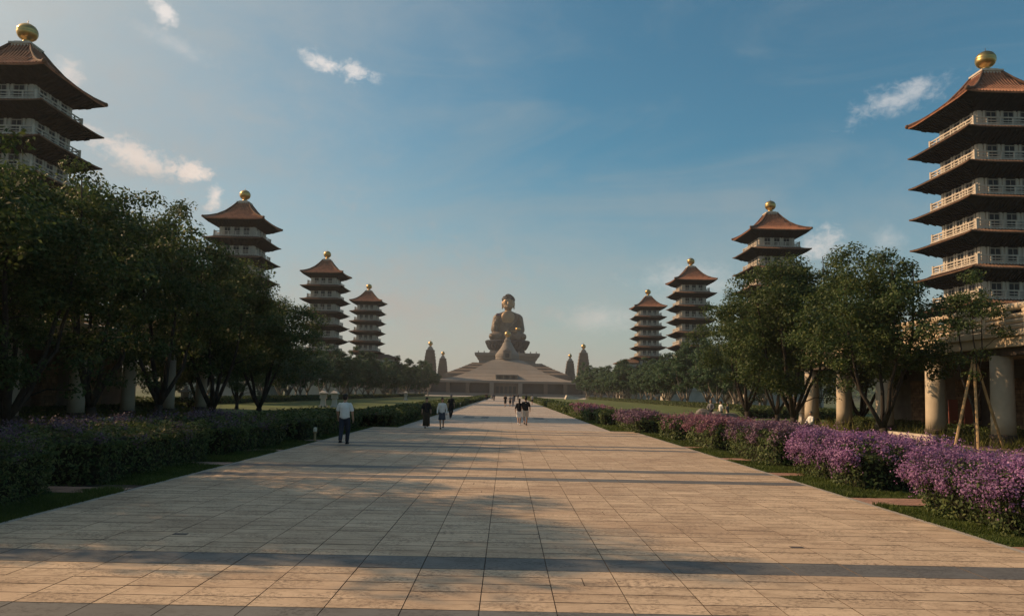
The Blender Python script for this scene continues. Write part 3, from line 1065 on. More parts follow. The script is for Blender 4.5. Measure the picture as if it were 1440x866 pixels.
    prof = [(5.36, 0.0, .16), (5.4, 0.13, .16), (5.28, 0.22, .15), (4.5, 0.56, .08), (3.5, 1.14, .03), (2.5, 2.0, .0), (1.7, 2.95, 0), (0.95, 4.0, 0)]
    b.loft([flare(h_, z_, up=u_) for h_, z_, u_ in prof], False, True)
    D_['roof'] = b.mesh('roof', M['tile'])
    b = MB()
    b.loft([flare(5.32, 0.012, up=.16), flare(4.4, -0.42, up=.04), flare(WALLH - .02, -0.98, up=0)], False, False)
    b.loft([flare(5.31, 0.06, up=.16), flare(2.0, 0.05, up=0)], False, False)
    for s4 in range(4):
        Rz = Matrix.Rotation(s4 * PI / 2, 3, 'Z')
        for k in range(-8, 9):
            q = MB()
            px = k * 0.5
            ye = max(WALLH + .3, abs(px) + 0.2)
            if ye > 5.0:
                continue
            def zz(yy_):
                return 0.012 - 0.99 * (5.32 - yy_) / (5.32 - WALLH)
            q.add([(px - .05, -5.05, zz(5.05) - .10), (px + .05, -5.05, zz(5.05) - .10), (px + .05, -ye, zz(ye) - .10), (px - .05, -ye, zz(ye) - .10),
                   (px - .05, -5.05, zz(5.05) + .06), (px + .05, -5.05, zz(5.05) + .06), (px + .05, -ye, zz(ye) + .06), (px - .05, -ye, zz(ye) + .06)],
                  [(0, 3, 2, 1), (0, 1, 5, 4), (1, 2, 6, 5), (3, 0, 4, 7)])
            b.add([Rz @ Vector(p) for p in q.v], q.f)
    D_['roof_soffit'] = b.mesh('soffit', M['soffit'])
    b = MB()
    for s4 in range(4):
        Rz = Matrix.Rotation(s4 * PI / 2, 3, 'Z')
        for k in range(-17, 18):
            px = k * 0.32
            pts, q = [], MB()
            for h_, z_, u_ in prof[1:]:
                if h_ < abs(px) - 0.02:
                    # end on the hip
                    break
                pts.append((px, -h_ - 0.02, z_ + 0.03 + u_ * (abs(px) / h_) ** 6))
            if len(pts) > 1:
                q.tube(pts, 0.075, 5)
                b.add([Rz @ Vector(p) for p in q.v], q.f)
    D_['roof_tiles'] = b.mesh('tile_rows', M['tile'])
    b = MB()
    pts = [(h_, -h_, z_ + 0.16 + u_) for h_, z_, u_ in prof[1:]]
    b.tube(pts, [0.17, .16, .15, .15, .15, .15, .15], 6)
    b.ball(pts[0], 0.24, 8, 6)
    D_['hip'] = b.mesh('hip_ridge', M['fascia'], True)
    b = MB()
    b.squares([(1.02, 3.9), (1.02, 4.12), (1.12, 4.14), (1.12, 4.32), (0.78, 4.34), (0.78, 4.52)])
    D_['cap'] = b.mesh('roof_cap', M['rail'])
    b = MB()
    b.lathe([(0.62, 4.5), (0.55, 4.62), (0.36, 4.75), (0.40, 4.9), (0.62, 5.02), (0.82, 5.2), (0.945, 5.45), (0.99, 5.7), (0.96, 5.82), (0.985, 5.86), (0.93, 6.05), (0.74, 6.35), (0.42, 6.56), (0.08, 6.64),
             (0.035, 6.66), (0.02, 7.05)], 20)
    D_['finial'] = b.mesh('finial', M['gold'], True)
    b = MB()
    b.box(-4.6, 4.6, -4.6, 4.6, -0.5, 7.3)
    b.box(-6.6, 6.6, -6.6, 6.6, -0.5, 3.4)
    b.box(-6.9, 6.9, -6.9, 6.9, 3.403, 3.7)
    D_['base'] = b.mesh('base_storey', M['wall'])
    return D_


PG = make_pagoda_meshes()


def make_pagoda(label):
    r = thing('pagoda', (0, 0, 0), label, 'pagoda', 'tiled pagodas lining both sides of the avenue')
    rf_ = link('roof', PG['roof'], r, (0, 0, EAVE[0]))
    tag(link('tile_rows', PG['roof_tiles'], rf_), kind='stuff')
    link('soffit', PG['roof_soffit'], rf_)
    for k in range(4):
        o = link('hip_ridge', PG['hip'], rf_)
        o.rotation_euler = (0, 0, k * PI / 2)
    link('roof_cap', PG['cap'], r, (0, 0, EAVE[0]))
    link('finial', PG['finial'], r, (0, 0, EAVE[0]))
    for i in range(7):
        e = EAVE[i]
        low = e - 3.42 + 0.72     # floor level of the storey under this eave
        wl = link('wall', PG['wall'], r, (0, 0, low + 0.2))
        for k in (0, 1):          # -Y and +X sides
            for j in range(3):
                o = link('window', PG['window'], wl)
                off = -1.72 + j * 1.72
                p = Matrix.Rotation(k * PI / 2, 3, 'Z') @ Vector((off, -WALLH - .01, 0))
                o.location = p
                o.rotation_euler = (0, 0, k * PI / 2)
        if i < 6:
            ev = link('eave_roof', PG['eave'], r, (0, 0, e - 3.42))
            tag(link('tile_rows', PG['eave_tiles'], ev), kind='stuff')
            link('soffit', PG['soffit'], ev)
            link('balcony', PG['balcony'], r, (0, 0, e - 3.42))
            link('railing', PG['railing'], r, (0, 0, e - 3.42))
    link('base_storey', PG['base'], r, (0, 0, 0))
    return r


NTH = ['nearest', 'second', 'third', 'farthest']
proto = None
for sgn in (-1, 1):
    for i, zc in enumerate((75.0, 136.0, 195.0, 255.0)):
        side = 'left' if sgn < 0 else 'right'
        lab = {0: 'nearest pagoda on the %s, cropped by the edge of the picture', 1: 'second pagoda on the %s rising behind the big trees',
               2: 'third tiled pagoda on the %s, partly overlapping the farthest one', 3: 'farthest and smallest looking pagoda on the %s'}[i] % side
        if proto is None:
            proto = p = make_pagoda(lab)
        else:
            p = copy_tree(proto)
            p['label'] = lab
        p.location = {(-1, 0): (-49.3, 73.2, 0), (1, 0): (49.2, 75.2, 0), (-1, 1): (-49.0, 135.6, 0), (1, 1): (48.2, 136, 0)}.get((sgn, i), (sgn * 48.0, zc, 0))
        p.rotation_euler = (0, 0, 0 if sgn < 0 else -PI / 2)
        if i == 3:      # gate house roof towards the avenue
            b = MB()
            dx = -sgn
            b.loft([[(4.0, -5.0, 12.6), (11.2, -5.0, 12.6), (11.2, 5.0, 12.6), (4.0, 5.0, 12.6)],
                    [(4.0, -5.0, 12.85), (11.2, -5.0, 12.85), (11.2, 5.0, 12.85), (4.0, 5.0, 12.85)],
                    [(3.2, -1.5, 14.2), (7.6, -1.5, 14.2), (7.6, 1.5, 14.2), (3.2, 1.5, 14.2)]])
            pr_ = b.build('porch_roof', M['fascia'], p)
            b = MB()
            for yy in (-4, 4):
                b.box(9.4, 10.1, yy - .35, yy + .35, 0, 12.55)
            b.box(4.7, 9.2, -4.2, 4.2, 0, 12.5)
            pw = b.build('porch_wall', M['wall'], p)
            if sgn > 0:
                pr_.rotation_euler = pw.rotation_euler = (0, 0, -PI / 2)


# ------------------------------------------------------------------ covered walkways near the viewer
def walkway(sgn, label):
    r = thing('covered_walkway', (sgn * 22.0, 0, -0.05), label, 'walkway')
    def X(a, b):
        return (a, b) if sgn > 0 else (-b, -a)
    y0, y1 = 17.0, 56.0
    b = MB()
    b.box(*X(-0.62, 7.0), y0, y1, 4.42, 4.86)
    b.box(*X(-0.75, 7.0), y0, y1, 4.863, 5.12)
    b.build('deck_slab', M['cream'], r)
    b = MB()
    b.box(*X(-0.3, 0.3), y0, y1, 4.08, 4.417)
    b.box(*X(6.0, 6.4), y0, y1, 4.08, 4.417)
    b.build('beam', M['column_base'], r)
    b = MB()
    b.tube([(sgn * -0.45, y0, 6.12), (sgn * -0.45, y1, 6.12)], 0.16, 8)
    b.build('handrail', M['cream'], r, smooth=True)
    for hz in (5.28, 5.50, 5.73):
        b = MB()
        b.tube([(sgn * -0.45, y0, hz), (sgn * -0.45, y1, hz)], 0.105, 7)
        b.build('rail', M['cream'], r, smooth=True)
    pm = MB()
    pm.box(-0.11, 0.11, -0.11, 0.11, 5.12, 6.1)
    pm.box(-0.14, 0.14, -0.14, 0.14, 5.85, 5.97)
    pme = pm.mesh('railing_post', M['cream'])
    yy = y0 + 0.3
    while yy < y1:
        link('railing_post', pme, r, (sgn * -0.45, yy, 0))
        yy += 1.35
    cm = MB()
    k_ = 1.0 if sgn > 0 else 0.8
    cm.lathe([(0.49 * k_, 0.62), (0.48 * k_, 1.2), (0.45 * k_, 4.1)], 20)
    cme = cm.mesh('column', M['column'], True)
    cb = MB()
    cb.lathe([(r_ * 0.87 * k_, z_) for r_, z_ in ((0.66, -0.1), (0.66, 0.28), (0.60, 0.32), (0.60, 0.42), (0.64, 0.46), (0.64, 0.58), (0.57, 0.62))], 20)
    cbe = cb.mesh('column_base', M['column_base'], False)
    for k in range(8):
        yy = 17.6 + 5.2 * k
        c = link('column', cme, r, (0, yy, 0))
        link('column_base', cbe, c)
        q = MB()
        q.box(*X(5.8, 6.6), yy - 0.4, yy + 0.4, 0, 4.08)
    b = MB()
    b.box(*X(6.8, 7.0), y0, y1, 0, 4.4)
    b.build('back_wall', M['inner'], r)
    b = MB()
    b.box(*X(-1.3, 7.2), y0 - 1, y1 + 1, -0.1, 0.06)
    b.build('walkway_floor', M['hall_dark'], r)
    # rubble stone piers at the back, their stones picked out
    rs = random.Random(5)
    for k in range(7):
        yc = 20.2 + 5.2 * k
        pr_ = MB()
        pr_.box(*X(6.2, 6.79), yc - 0.75, yc + 0.75, 0.0, 3.4)
        pier = pr_.build('stone_pier', M['mortar'], r)
        st_ = MB()
        zz = 0.06
        while zz < 3.35:
            hgt = rs.uniform(0.16, 0.28)
            y_ = yc - 0.75
            while y_ < yc + 0.72:
                wdt = min(rs.uniform(0.22, 0.5), yc + 0.75 - y_)
                pz = rs.uniform(0.02, 0.07)
                st_.box(*X(6.2 - pz, 6.25), y_ + .012, y_ + wdt - .012, zz + .012, min(zz + hgt, 3.4) - .012)
                y_ += wdt
            for kk in range(2):
                st_.box(*X(6.2 + kk * .3, 6.2 + kk * .3 + .27), yc - .75 - rs.uniform(.02, .06), yc - .73, zz + .012, min(zz + hgt, 3.4) - .012)
            zz += hgt
        tag(st_.build('pier_stones', M['brickwall'], pier), kind='stuff')
    b = MB()
    b.box(*X(-1.1, -0.75), 36.8, 41.6, 0.0, 0.36)
    b.build('stone_bench', M['rail'], r)
    return r


walkway(1, 'cream covered walkway with round columns and log style railing on the right')
walkway(-1, 'shaded covered walkway with round columns behind the trees on the left')
b = MB()
b.box(27.7, 28.76, 31.0, 35.5, 3.0, 4.1)
tag(b.build('orange_board', M['orange']), 'plain orange board above the blue mural under the right walkway', 'signboard')
b = MB()
b.box(28.6, 28.77, 31.0, 35.4, 0.5, 2.95)
tag(b.build('blue_mural', M['blue']), 'blue painted mural panel under the right walkway roof', 'mural')
b = MB()
b.add([(25.0, 41.0, 0.3), (25.5, 41.0, 0.3), (25.5, 41.0, 2.2), (25.15, 41.0, 2.2), (25.0, 41.05, 0.3), (25.5, 41.05, 0.3), (25.5, 41.05, 2.2), (25.15, 41.05, 2.2)],
      [(0, 1, 2, 3), (4, 7, 6, 5), (0, 4, 5, 1), (2, 6, 7, 3), (1, 5, 6, 2), (0, 3, 7, 4)])
b.box(24.2, 24.7, 41, 41.05, 0.3, 2.1)
tag(b.build('red_board', M['redboard']), 'pair of narrow red boards standing between the walkway columns', 'board')

hedge(35.0, 37.0, 78, 330, 1.0, 'low dark hedge at the feet of the far trees beyond the right lawn', 0.0, seed=51)
hedge(-37.0, -35.0, 78, 330, 1.0, 'low dark hedge at the feet of the far trees beyond the left lawn', 0.0, seed=52)
hedge(-34.0, -23.0, 58.5, 60.5, 1.3, 'dark hedge closing the left lawn behind the walkway end', 0.0, seed=53)
hedge(23.0, 36.0, 74.0, 76.0, 1.2, 'dark hedge crossing the right lawn behind the pale trunks', 0.0, seed=54)
# planting at the foot of the walkways
for sgn, lab, lab2 in ((1, 'low dark clipped hedge inside the right walkway', 'right'), (-1, 'low dark clipped hedge inside the left walkway', 'left')):
    xa, xb = (23.2, 24.6) if sgn > 0 else (-24.6, -23.2)
    hedge(xa, xb, 30, 55, 0.95, lab, 0.0, seed=30 + sgn)
    xa, xb = (21.0, 23.0) if sgn > 0 else (-23.0, -21.0)
    o = grass('ground_cover', xa, xb, 28, 56, 2600, 0.62, m='leaf_pale', z=0.05)


# ------------------------------------------------------------------ stone lanterns, bollards, boulders
def lantern(x, y, label, s=1.0):
    r = thing('stone_lantern', (x, y, -0.05), label, 'stone lantern', 'stone lanterns on the left lawn')
    r.scale = (s, s, s)
    b = MB()
    b.squares([(0.42, 0), (0.42, 0.18), (0.30, 0.2), (0.26, 0.55), (0.24, 0.95), (0.36, 1.02), (0.36, 1.12)])
    b.build('pedestal', M['wall'], r)
    b = MB()
    for sx in (-1, 1):
        for sy in (-1, 1):
            b.box(sx * .27 - .06, sx * .27 + .06, sy * .27 - .06, sy * .27 + .06, 1.12, 1.55)
    b.box(-.2, .2, -.2, .2, 1.12, 1.55)
    b.build('light_box', M['wall'], r)
    b = MB()
    b.squares([(0.46, 1.55), (0.48, 1.62), (0.32, 1.76), (0.14, 1.9), (0.1, 1.92), (0.12, 2.02), (0.02, 2.16)])
    b.build('cap', M['wall'], r)
    return r


lantern(-25.6, 60, 'stone lantern standing alone below the left trees')
lantern(-21.0, 86, 'left one of the paired stone lanterns behind the left hedge')
lantern(-19.7, 86, 'right one of the paired stone lanterns behind the left hedge')
lantern(-21.5, 160, 'small distant stone lantern on the left lawn before the far trees')
lantern(21.8, 55, 'stone lantern beside the seated person near the right columns')


def bollard(x, y, label):
    r = thing('bollard_light', (x, y, -0.04), label, 'bollard light', 'small garden lights along the left edge')
    b = MB()
    b.lathe([(0.05, 0), (0.045, 0.34), (0.09, 0.36), (0.09, 0.40)], 8)
    b.build('post', M['bamboo'], r)
    b = MB()
    b.lathe([(0.07, 0.40), (0.075, 0.5), (0.05, 0.56)], 8)
    b.build('lamp_head', M['white_lamp'], r)


bollard(-7.4, 29.2, 'small pale garden light at the kerb near the walking man')
bollard(-6.2, 101.0, 'tiny pale garden light against the far left hedge')


def boulder(x, y, s, label, seed):
    rr = np.random.default_rng(seed)
    bm = bmesh.new()
    bmesh.ops.create_icosphere(bm, subdivisions=3, radius=1.0)
    co = np.array([v.co for v in bm.verts])
    k = 1 + 0.22 * noise3(co, 1.5, seed) + 0.10 * noise3(co, 3.7, seed + 2)
    for v, f in zip(bm.verts, k):
        v.co = Vector((v.co.x * s[0] * f, v.co.y * s[1] * f, v.co.z * s[2] * f))
    me = bpy.data.meshes.new('boulder')
    bm.to_mesh(me)
    bm.free()
    me.materials.append(M['boulder'])
    o = link('boulder', me, None, (x, y, s[2] * 0.45))
    return tag(o, label, 'boulder', 'boulders on the right lawn')


boulder(13.9, 52.5, (0.75, 0.7, 0.75), 'leftmost rounded boulder on the right lawn behind the hedge', 1)
boulder(15.0, 53.0, (0.85, 0.7, 0.68), 'dark boulder the man in grey leans on', 2)
boulder(16.0, 54.0, (0.9, 0.7, 0.6), 'flat boulder in front of the person in white on the lawn', 3)

b = MB()
b.add([(23.0, 292, -0.1), (31.0, 292, -0.1), (31.0, 299, -0.1), (23.0, 299, -0.1), (23.6, 292.4, 1.5), (30.0, 293.5, 0.5), (30.0, 299, 0.5), (23.6, 299, 1.5)],
      [(0, 3, 2, 1), (4, 5, 6, 7), (0, 1, 5, 4), (1, 2, 6, 5), (2, 3, 7, 6), (3, 0, 4, 7)])
tag(b.build('stone_ramp', M['rail']), 'pale sloping stone slab at the far end of the right lawn', 'ramp')

# ------------------------------------------------------------------ memorial hall
hall = thing('memorial_hall', (0, 420, 0), 'stepped sandstone memorial hall at the end of the avenue below the statue', 'memorial hall')
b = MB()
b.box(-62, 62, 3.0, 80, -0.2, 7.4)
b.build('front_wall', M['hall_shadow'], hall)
b = MB()
b.box(-63, 63, 0.0, 82, 7.403, 8.6)
b.build('terrace_slab', M['hall'], hall)
pm_ = MB()
pm_.box(-1.0, 1.0, 0.4, 2.99, -0.2, 7.4)
pme = pm_.mesh('pillar', M['hall_dark'])
for xx in (-44, -33, -22, 22, 33, 44):
    link('pillar', pme, hall, (xx, 0, 0))
for xx in (-8.4, 7.6):
    b = MB()
    b.box(xx - 1.2, xx + 1.2, -1.5, 2.99, -0.2, 7.4)
    b.build('gate_pillar', M['hall'], hall)
b = MB()
b.box(-7.0, 6.2, 1.2, 2.99, 0.0, 7.2)
b.build('entrance_wall', M['hall_dark'], hall)
for k in range(5):
    b = MB()
    b.box(-6.0 + k * 2.4, -4.4 + k * 2.4, 1.1, 1.3, 0.6, 5.6)
    b.build('entrance_door', M['hall_shadow'], hall)
for k in range(4):
    b = MB()
    b.box(-62 + k, 62 - k, -4 + k * 1.1, 3, -0.2 + 0.45 * k + .004 * k, 0.25 + 0.45 * k)
    b.build('step', M['hall'], hall)
# concave front pyramid built in courses
prof = [(41.5, 8.6), (35.5, 9.5), (29.5, 11.1), (24.0, 13.2), (19.5, 15.6), (15.6, 18.0), (12.4, 20.0), (9.0, 21.6), (5.0, 22.5), (2.0, 22.7)]
for (h0, z0), (h1, z1) in zip(prof, prof[1:]):
    b = MB()
    b.squares([(h0, z0), (h0 - .05, z0 + 0.09), (h0 - .3, z0 + 0.11), (h1 + .1, z1 - .004)], (0, 42.5, 0))
    b.build('roof_course', M['hall'], hall)
b = MB()
b.box(-11.5, 11.5, 6.6, 20, 9.1, 9.5)
b.box(-6.5, 6.5, 7.0, 20, 11.9, 12.3)
for xx in (-6.0, -1.9, 1.9, 6.0):
    b.box(xx - .3, xx + .3, 7.1, 8.2, 9.5, 11.9)
b.build('upper_porch', M['hall'], hall)
b = MB()
b.box(-6.4, 6.4, 8.3, 19, 9.5, 11.9)
b.build('porch_recess', M['hall_dark'], hall)
for k in (-1, 0, 1):
    b = MB()
    pts = [(k * 3.9 - .9, 9.51), (k * 3.9 + .9, 9.51), (k * 3.9 + .9, 10.7)] + \
          [(k * 3.9 + .9 * math.cos(a * PI / 8), 10.7 + .9 * math.sin(a * PI / 8)) for a in range(1, 8)] + [(k * 3.9 - .9, 10.7)]
    b.loft([[(px, 8.15, pz) for px, pz in pts], [(px, 8.35, pz) for px, pz in pts]])
    b.build('arched_door', M['column_base'], hall)
b = MB()
b.lathe([(7.4, 22.6), (7.2, 24.0), (7.5, 24.1), (7.3, 25.6), (6.0, 27.2), (4.6, 29.0), (3.3, 31.2), (2.6, 33.0), (2.0, 33.1), (2.1, 34.6), (1.4, 35.2), (1.2, 36.2)], 24, (0, 42.5, 0))
b.build('stupa_spire', M['hall'], hall)
b = MB()
b.lathe([(1.2, 36.2), (1.0, 36.6), (1.7, 37.2), (2.0, 38.2), (1.7, 39.3), (0.7, 40.0), (0.15, 40.2), (0.08, 41.2)], 16, (0, 42.5, 0))
b.build('spire_ball', M['gold'], hall, smooth=True)
b = MB()
b.box(-2.1, 2.1, 33.6, 40, 22.4, 26.6)
b.box(-2.5, -1.6, 33.3, 40, 22.3, 27.2)
b.box(1.6, 2.5, 33.3, 40, 22.3, 27.2)
b.loft([[(-2.7, 33.2, 27.2), (2.7, 33.2, 27.2), (2.7, 40, 27.2), (-2.7, 40, 27.2)], [(-.2, 33.2, 29), (.2, 33.2, 29), (.2, 40, 29), (-.2, 40, 29)]])
b.build('niche', M['hall'], hall)
b = MB()
b.box(-1.2, 1.2, 33.45, 33.62, 23.2, 26.0)
b.build('niche_opening', M['hall_shadow'], hall)
# stepped brown flanks and the flaring upper tray
tray = (0, 118, 0)
cs = [(44, 8), (41, 14), (36, 16.2), (31, 18.4), (27, 20.4), (23, 22.4)]
for (h0, z0), (h1, z1) in zip(cs, cs[1:]):
    b = MB()
    b.squares([(h0, z0), (h0 - .2, z0 + 0.5), (h1 + 1.4, z1 - .4), (h1 + 1.2, z1 - .004)], tray)
    b.build('flank_course', M['hall_dark'], hall)
b = MB()
b.squares([(19.5, 22.2), (19.8, 24.6), (20.6, 24.9), (21.2, 27.0), (22.3, 27.3), (22.6, 28.6), (22.6, 29.4), (21.6, 29.5)], tray)
b.build('upper_tray', M['hall'], hall)
for k in range(-5, 6):
    if abs(k) < 1:
        continue
    b = MB()
    b.box(k * 4.0 - .35, k * 4.0 + .35, 95.5, 96.2, 29.4, 30.5)
    b.build('parapet_post', M['hall'], hall)


# ------------------------------------------------------------------ voxel modelled figures
def blob(name, parts, m, voxel, parent=None, smooth_it=4, loc=None, extra_mats=None):
    """parts: closed overlapping shells in one MB; fused into one continuous skin"""
    me = parts.mesh(name, m)
    tmp = bpy.data.objects.new(name + '_tmp', me)
    C.objects.link(tmp)
    r = tmp.modifiers.new('remesh', 'REMESH')
    r.mode = 'VOXEL'
    r.voxel_size = voxel
    r.use_smooth_shade = True
    if smooth_it:
        s = tmp.modifiers.new('smooth', 'SMOOTH')
        s.factor = 0.5
        s.iterations = smooth_it
    dg = bpy.context.evaluated_depsgraph_get()
    ev = tmp.evaluated_get(dg)
    new = bpy.data.meshes.new_from_object(ev)
    new.name = name
    bpy.data.objects.remove(tmp)
    bpy.data.meshes.remove(me)
    if not new.materials:
        new.materials.append(m)
    new.polygons.foreach_set('use_smooth', [True] * len(new.polygons))
    return link(name, new, parent, loc)


def cap(mb, a, b, ra, rb, n=10):
    """tapered capsule"""
    a, b = Vector(a), Vector(b)
    d = (b - a)
    L = d.length
    d.normalize() if L > 1e-6 else None
    pts, rad = [], []
    for t in (-0.98, -0.8, -0.45):
        pts.append(a + d * ra * t)
        rad.append(ra * math.sqrt(max(0.02, 1 - t * t)))
    pts += [a, a.lerp(b, 0.5), b]
    rad += [ra, (ra + rb) / 2, rb]
    for t in (0.45, 0.8, 0.98):
        pts.append(b + d * rb * t)
        rad.append(rb * math.sqrt(max(0.02, 1 - t * t)))
    mb.tube(pts, rad, n)


# seated statue, units of metres, throne top at z=0
bud = thing('buddha_statue', (0, 538, 39), 'giant seated bronze statue with dark hair on a lotus throne', 'statue')
b = MB()
b.ball((0, 0.5, 8.5), (8.2, 5.5, 9.0), 20, 14)                    # torso
b.ball((0, 0.5, 15.5), (8.4, 4.8, 6.0), 20, 14)
for sx in (-1, 1):
    b.ball((sx * 6.4, 0.5, 17.2), (3.8, 3.6, 3.0), 14, 10)        # shoulders
    cap(b, (sx * 1.0, 0.3, 20.6), (sx * 6.8, 0.5, 17.9), 1.8, 2.2, 12)
    cap(b, (sx * 8.2, 0.3, 16.5), (sx * 9.8, -0.8, 8.2), 2.7, 2.5, 14)
    b.ball((sx * 7.4, -4.0, 3.2), (6.2, 5.2, 3.3), 18, 12)        # crossed legs under the robe
    b.ball((sx * 9.6, -1.0, 3.0), (3.9, 5.0, 3.2), 14, 10)
b.ball((0, -5.0, 2.2), (8.5, 4.2, 2.3), 16, 10)
cap(b, (-9.8, -0.8, 8.0), (-8.0, -4.6, 14.2), 2.4, 1.7, 12)       # raised forearm with hanging sleeve
b.ball((-8.9, -2.6, 9.2), (2.3, 2.8, 4.2), 12, 10)
cap(b, (9.8, -0.8, 7.8), (6.4, -6.6, 6.4), 2.3, 1.6, 12)
b.ball((0, 0, 1.5), (12.5, 8.0, 2.4), 20, 10)
for k in range(4):                                                # folds of the robe over the lap
    for sx in (-1, 1):
        pts = [(sx * (7.4 + (5.6 - k * 0.9) * math.cos(a)), -6.6 - 2.2 * math.sin(-a) * 0 - 2.3, 4.2 - (1.2 + k * 0.75) * math.sin(a) * 1.0 + 0.5 - k * .1) for a in [PI * j / 8 for j in range(9)]]
        b.tube(pts, 0.33, 6)
for k in range(5):                                                # folds across the chest
    b.tube([(8.0 - k * 0.9, -2.8, 18.2 - k * .4), (6.0 - k * 0.9, -4.4, 14.0 - k), (2.0 - k * 0.9, -5.3, 9.5 - k * .9), (-4 - k * .5, -5.0, 6.2 - k * .6)], 0.3, 6)
blob('robe', b, M['bronze'], 0.33, bud, 2)
b = MB()
b.ball((0, -2.7, 17.4), (4.8, 2.0, 5.2), 16, 12)                  # bare chest
cap(b, (0, -0.5, 20), (0, -0.6, 24), 2.6, 2.3, 14)                # neck
b.ball((0, -1.0, 27.6), (4.0, 4.1, 4.9), 20, 16)                  # head
b.ball((0, -2.2, 25.3), (3.2, 3.0, 2.6), 14, 10)
cap(b, (0, -5.0, 28.3), (0, -5.7, 26.6), 0.42, 0.72, 8)           # nose
b.ball((0, -5.1, 24.9), (1.25, 0.55, 0.42), 10, 6)                # lips
for sx in (-1, 1):
    b.ball((sx * 1.75, -4.55, 28.0), (1.05, 0.5, 0.38), 10, 6)    # lowered lids
    b.tube([(sx * 0.7, -5.0, 29.0), (sx * 1.8, -4.85, 29.45), (sx * 2.9, -4.1, 28.9)], 0.22, 6)
    b.ball((sx * 4.05, -0.6, 27.2), (0.55, 1.1, 2.1), 10, 8)      # long ears
    b.ball((sx * 4.0, -0.8, 24.8), (0.45, 0.8, 1.3), 10, 8)
hd_ = blob('head', b, M['bronze_skin'], 0.22, bud, 2, (0, 0, -1.9))
hd_.scale = (1.06, 1.0, 1.06)
b = MB()
b.ball((0, 0.1, 29.6), (4.35, 4.35, 3.6), 20, 12)
b.ball((0, 0.2, 32.6), (2.5, 2.5, 1.75), 14, 10)
b.ball((0, 1.5, 27.4), (4.1, 3.2, 3.8), 16, 10)
hb = random.Random(2)
for k in range(150):                                              # curls
    a, e = hb.uniform(0, 2 * PI), hb.uniform(0.0, 1.35)
    b.ball((4.3 * math.cos(a) * math.cos(e), 0.1 + 4.3 * math.sin(a) * math.cos(e), 29.8 + 3.6 * math.sin(e)), 0.5, 6, 5)
hr = blob('hair', b, M['hair_blue'], 0.24, bud, 1, (0, 0, -1.9))
hr.scale = (1.06, 1.0, 1.06)
for n_, pos, flip in (('hand', Vector((-7.6, -5.3, 15.2)), 0), ('hand', Vector((5.4, -7.6, 6.4)), 1)):
    b = MB()
    if not flip:        # raised hand, fingers up
        b.ball(pos + Vector((0, 0, 1.0)), (1.25, 0.55, 1.5), 12, 8)
        for i_, (dx, ln) in enumerate(((-0.95, 1.7), (-0.35, 2.1), (0.3, 1.9), (0.9, 1.4))):
            cap(b, pos + Vector((dx, -0.05, 2.0)), pos + Vector((dx * 1.15, -0.5 if i_ > 1 else -0.1, 2.0 + ln)), 0.33, 0.25, 8)
        cap(b, pos + Vector((1.0, -0.1, 0.9)), pos + Vector((1.7, -0.7, 2.1)), 0.36, 0.27, 8)
    else:               # open hand in the lap
        b.ball(pos, (1.6, 1.2, 0.5), 12, 8)
        for i_, dy in enumerate((-0.9, -0.3, 0.3, 0.85)):
            cap(b, pos + Vector((-1.1, dy, 0.05)), pos + Vector((-2.9 - 0.2 * (i_ in (1, 2)), dy, 0.35)), 0.32, 0.25, 8)
        cap(b, pos + Vector((0.2, -1.0, 0.2)), pos + Vector((-1.2, -1.7, 0.7)), 0.36, 0.27, 8)
    blob('hand', b, M['bronze_skin'], 0.16, bud, 1)
b = MB()
b.lathe([(0.5, 0), (1.3, 0.3), (1.9, 1.2), (1.8, 2.2), (1.5, 2.3)], 16, (7.3, -6.4, 7.0))
b.build('alms_bowl', M['gold'], bud, smooth=True)
b = MB()
b.tube([(-7.2, -6.2, 15.8), (-7.0, -6.4, 18.0)], 0.18, 6)
for k in range(9):
    a = 2 * PI * k / 9
    b.ball((-7.0 + 0.9 * math.cos(a), -6.4 + .5 * math.sin(a), 18.6 + 0.5 * math.sin(a * 2)), (0.55, 0.4, 0.55), 8, 6)
b.ball((-7.0, -6.4, 18.9), 0.7, 8, 6)
b.build('lotus_flower', M['bract_dull'], bud)
b = MB()
b.lathe([(13.2, -9.2), (13.0, -8.2), (12.2, -7.6), (12.6, -6.2), (14.2, -4.4), (15.2, -2.6), (15.9, -1.4), (16.2, -0.4), (15.6, 0.25)], 40)
thr = b.build('throne', M['throne'], bud)
pet = MB()
pet.ball((0, 0, 0), (1.35, 0.5, 2.1), 10, 8)
petm = pet.mesh('petal', M['throne'], True)
for row_, (rad_, z_, tilt) in enumerate(((14.0, -4.6, 0.55), (15.3, -2.0, 0.42))):
    for k in range(26):
        a = 2 * PI * (k + 0.5 * row_) / 26
        o = link('petal', petm, thr, (rad_ * math.cos(a), rad_ * math.sin(a), z_))
        o.rotation_euler = (-tilt, 0, a + PI / 2 + PI)

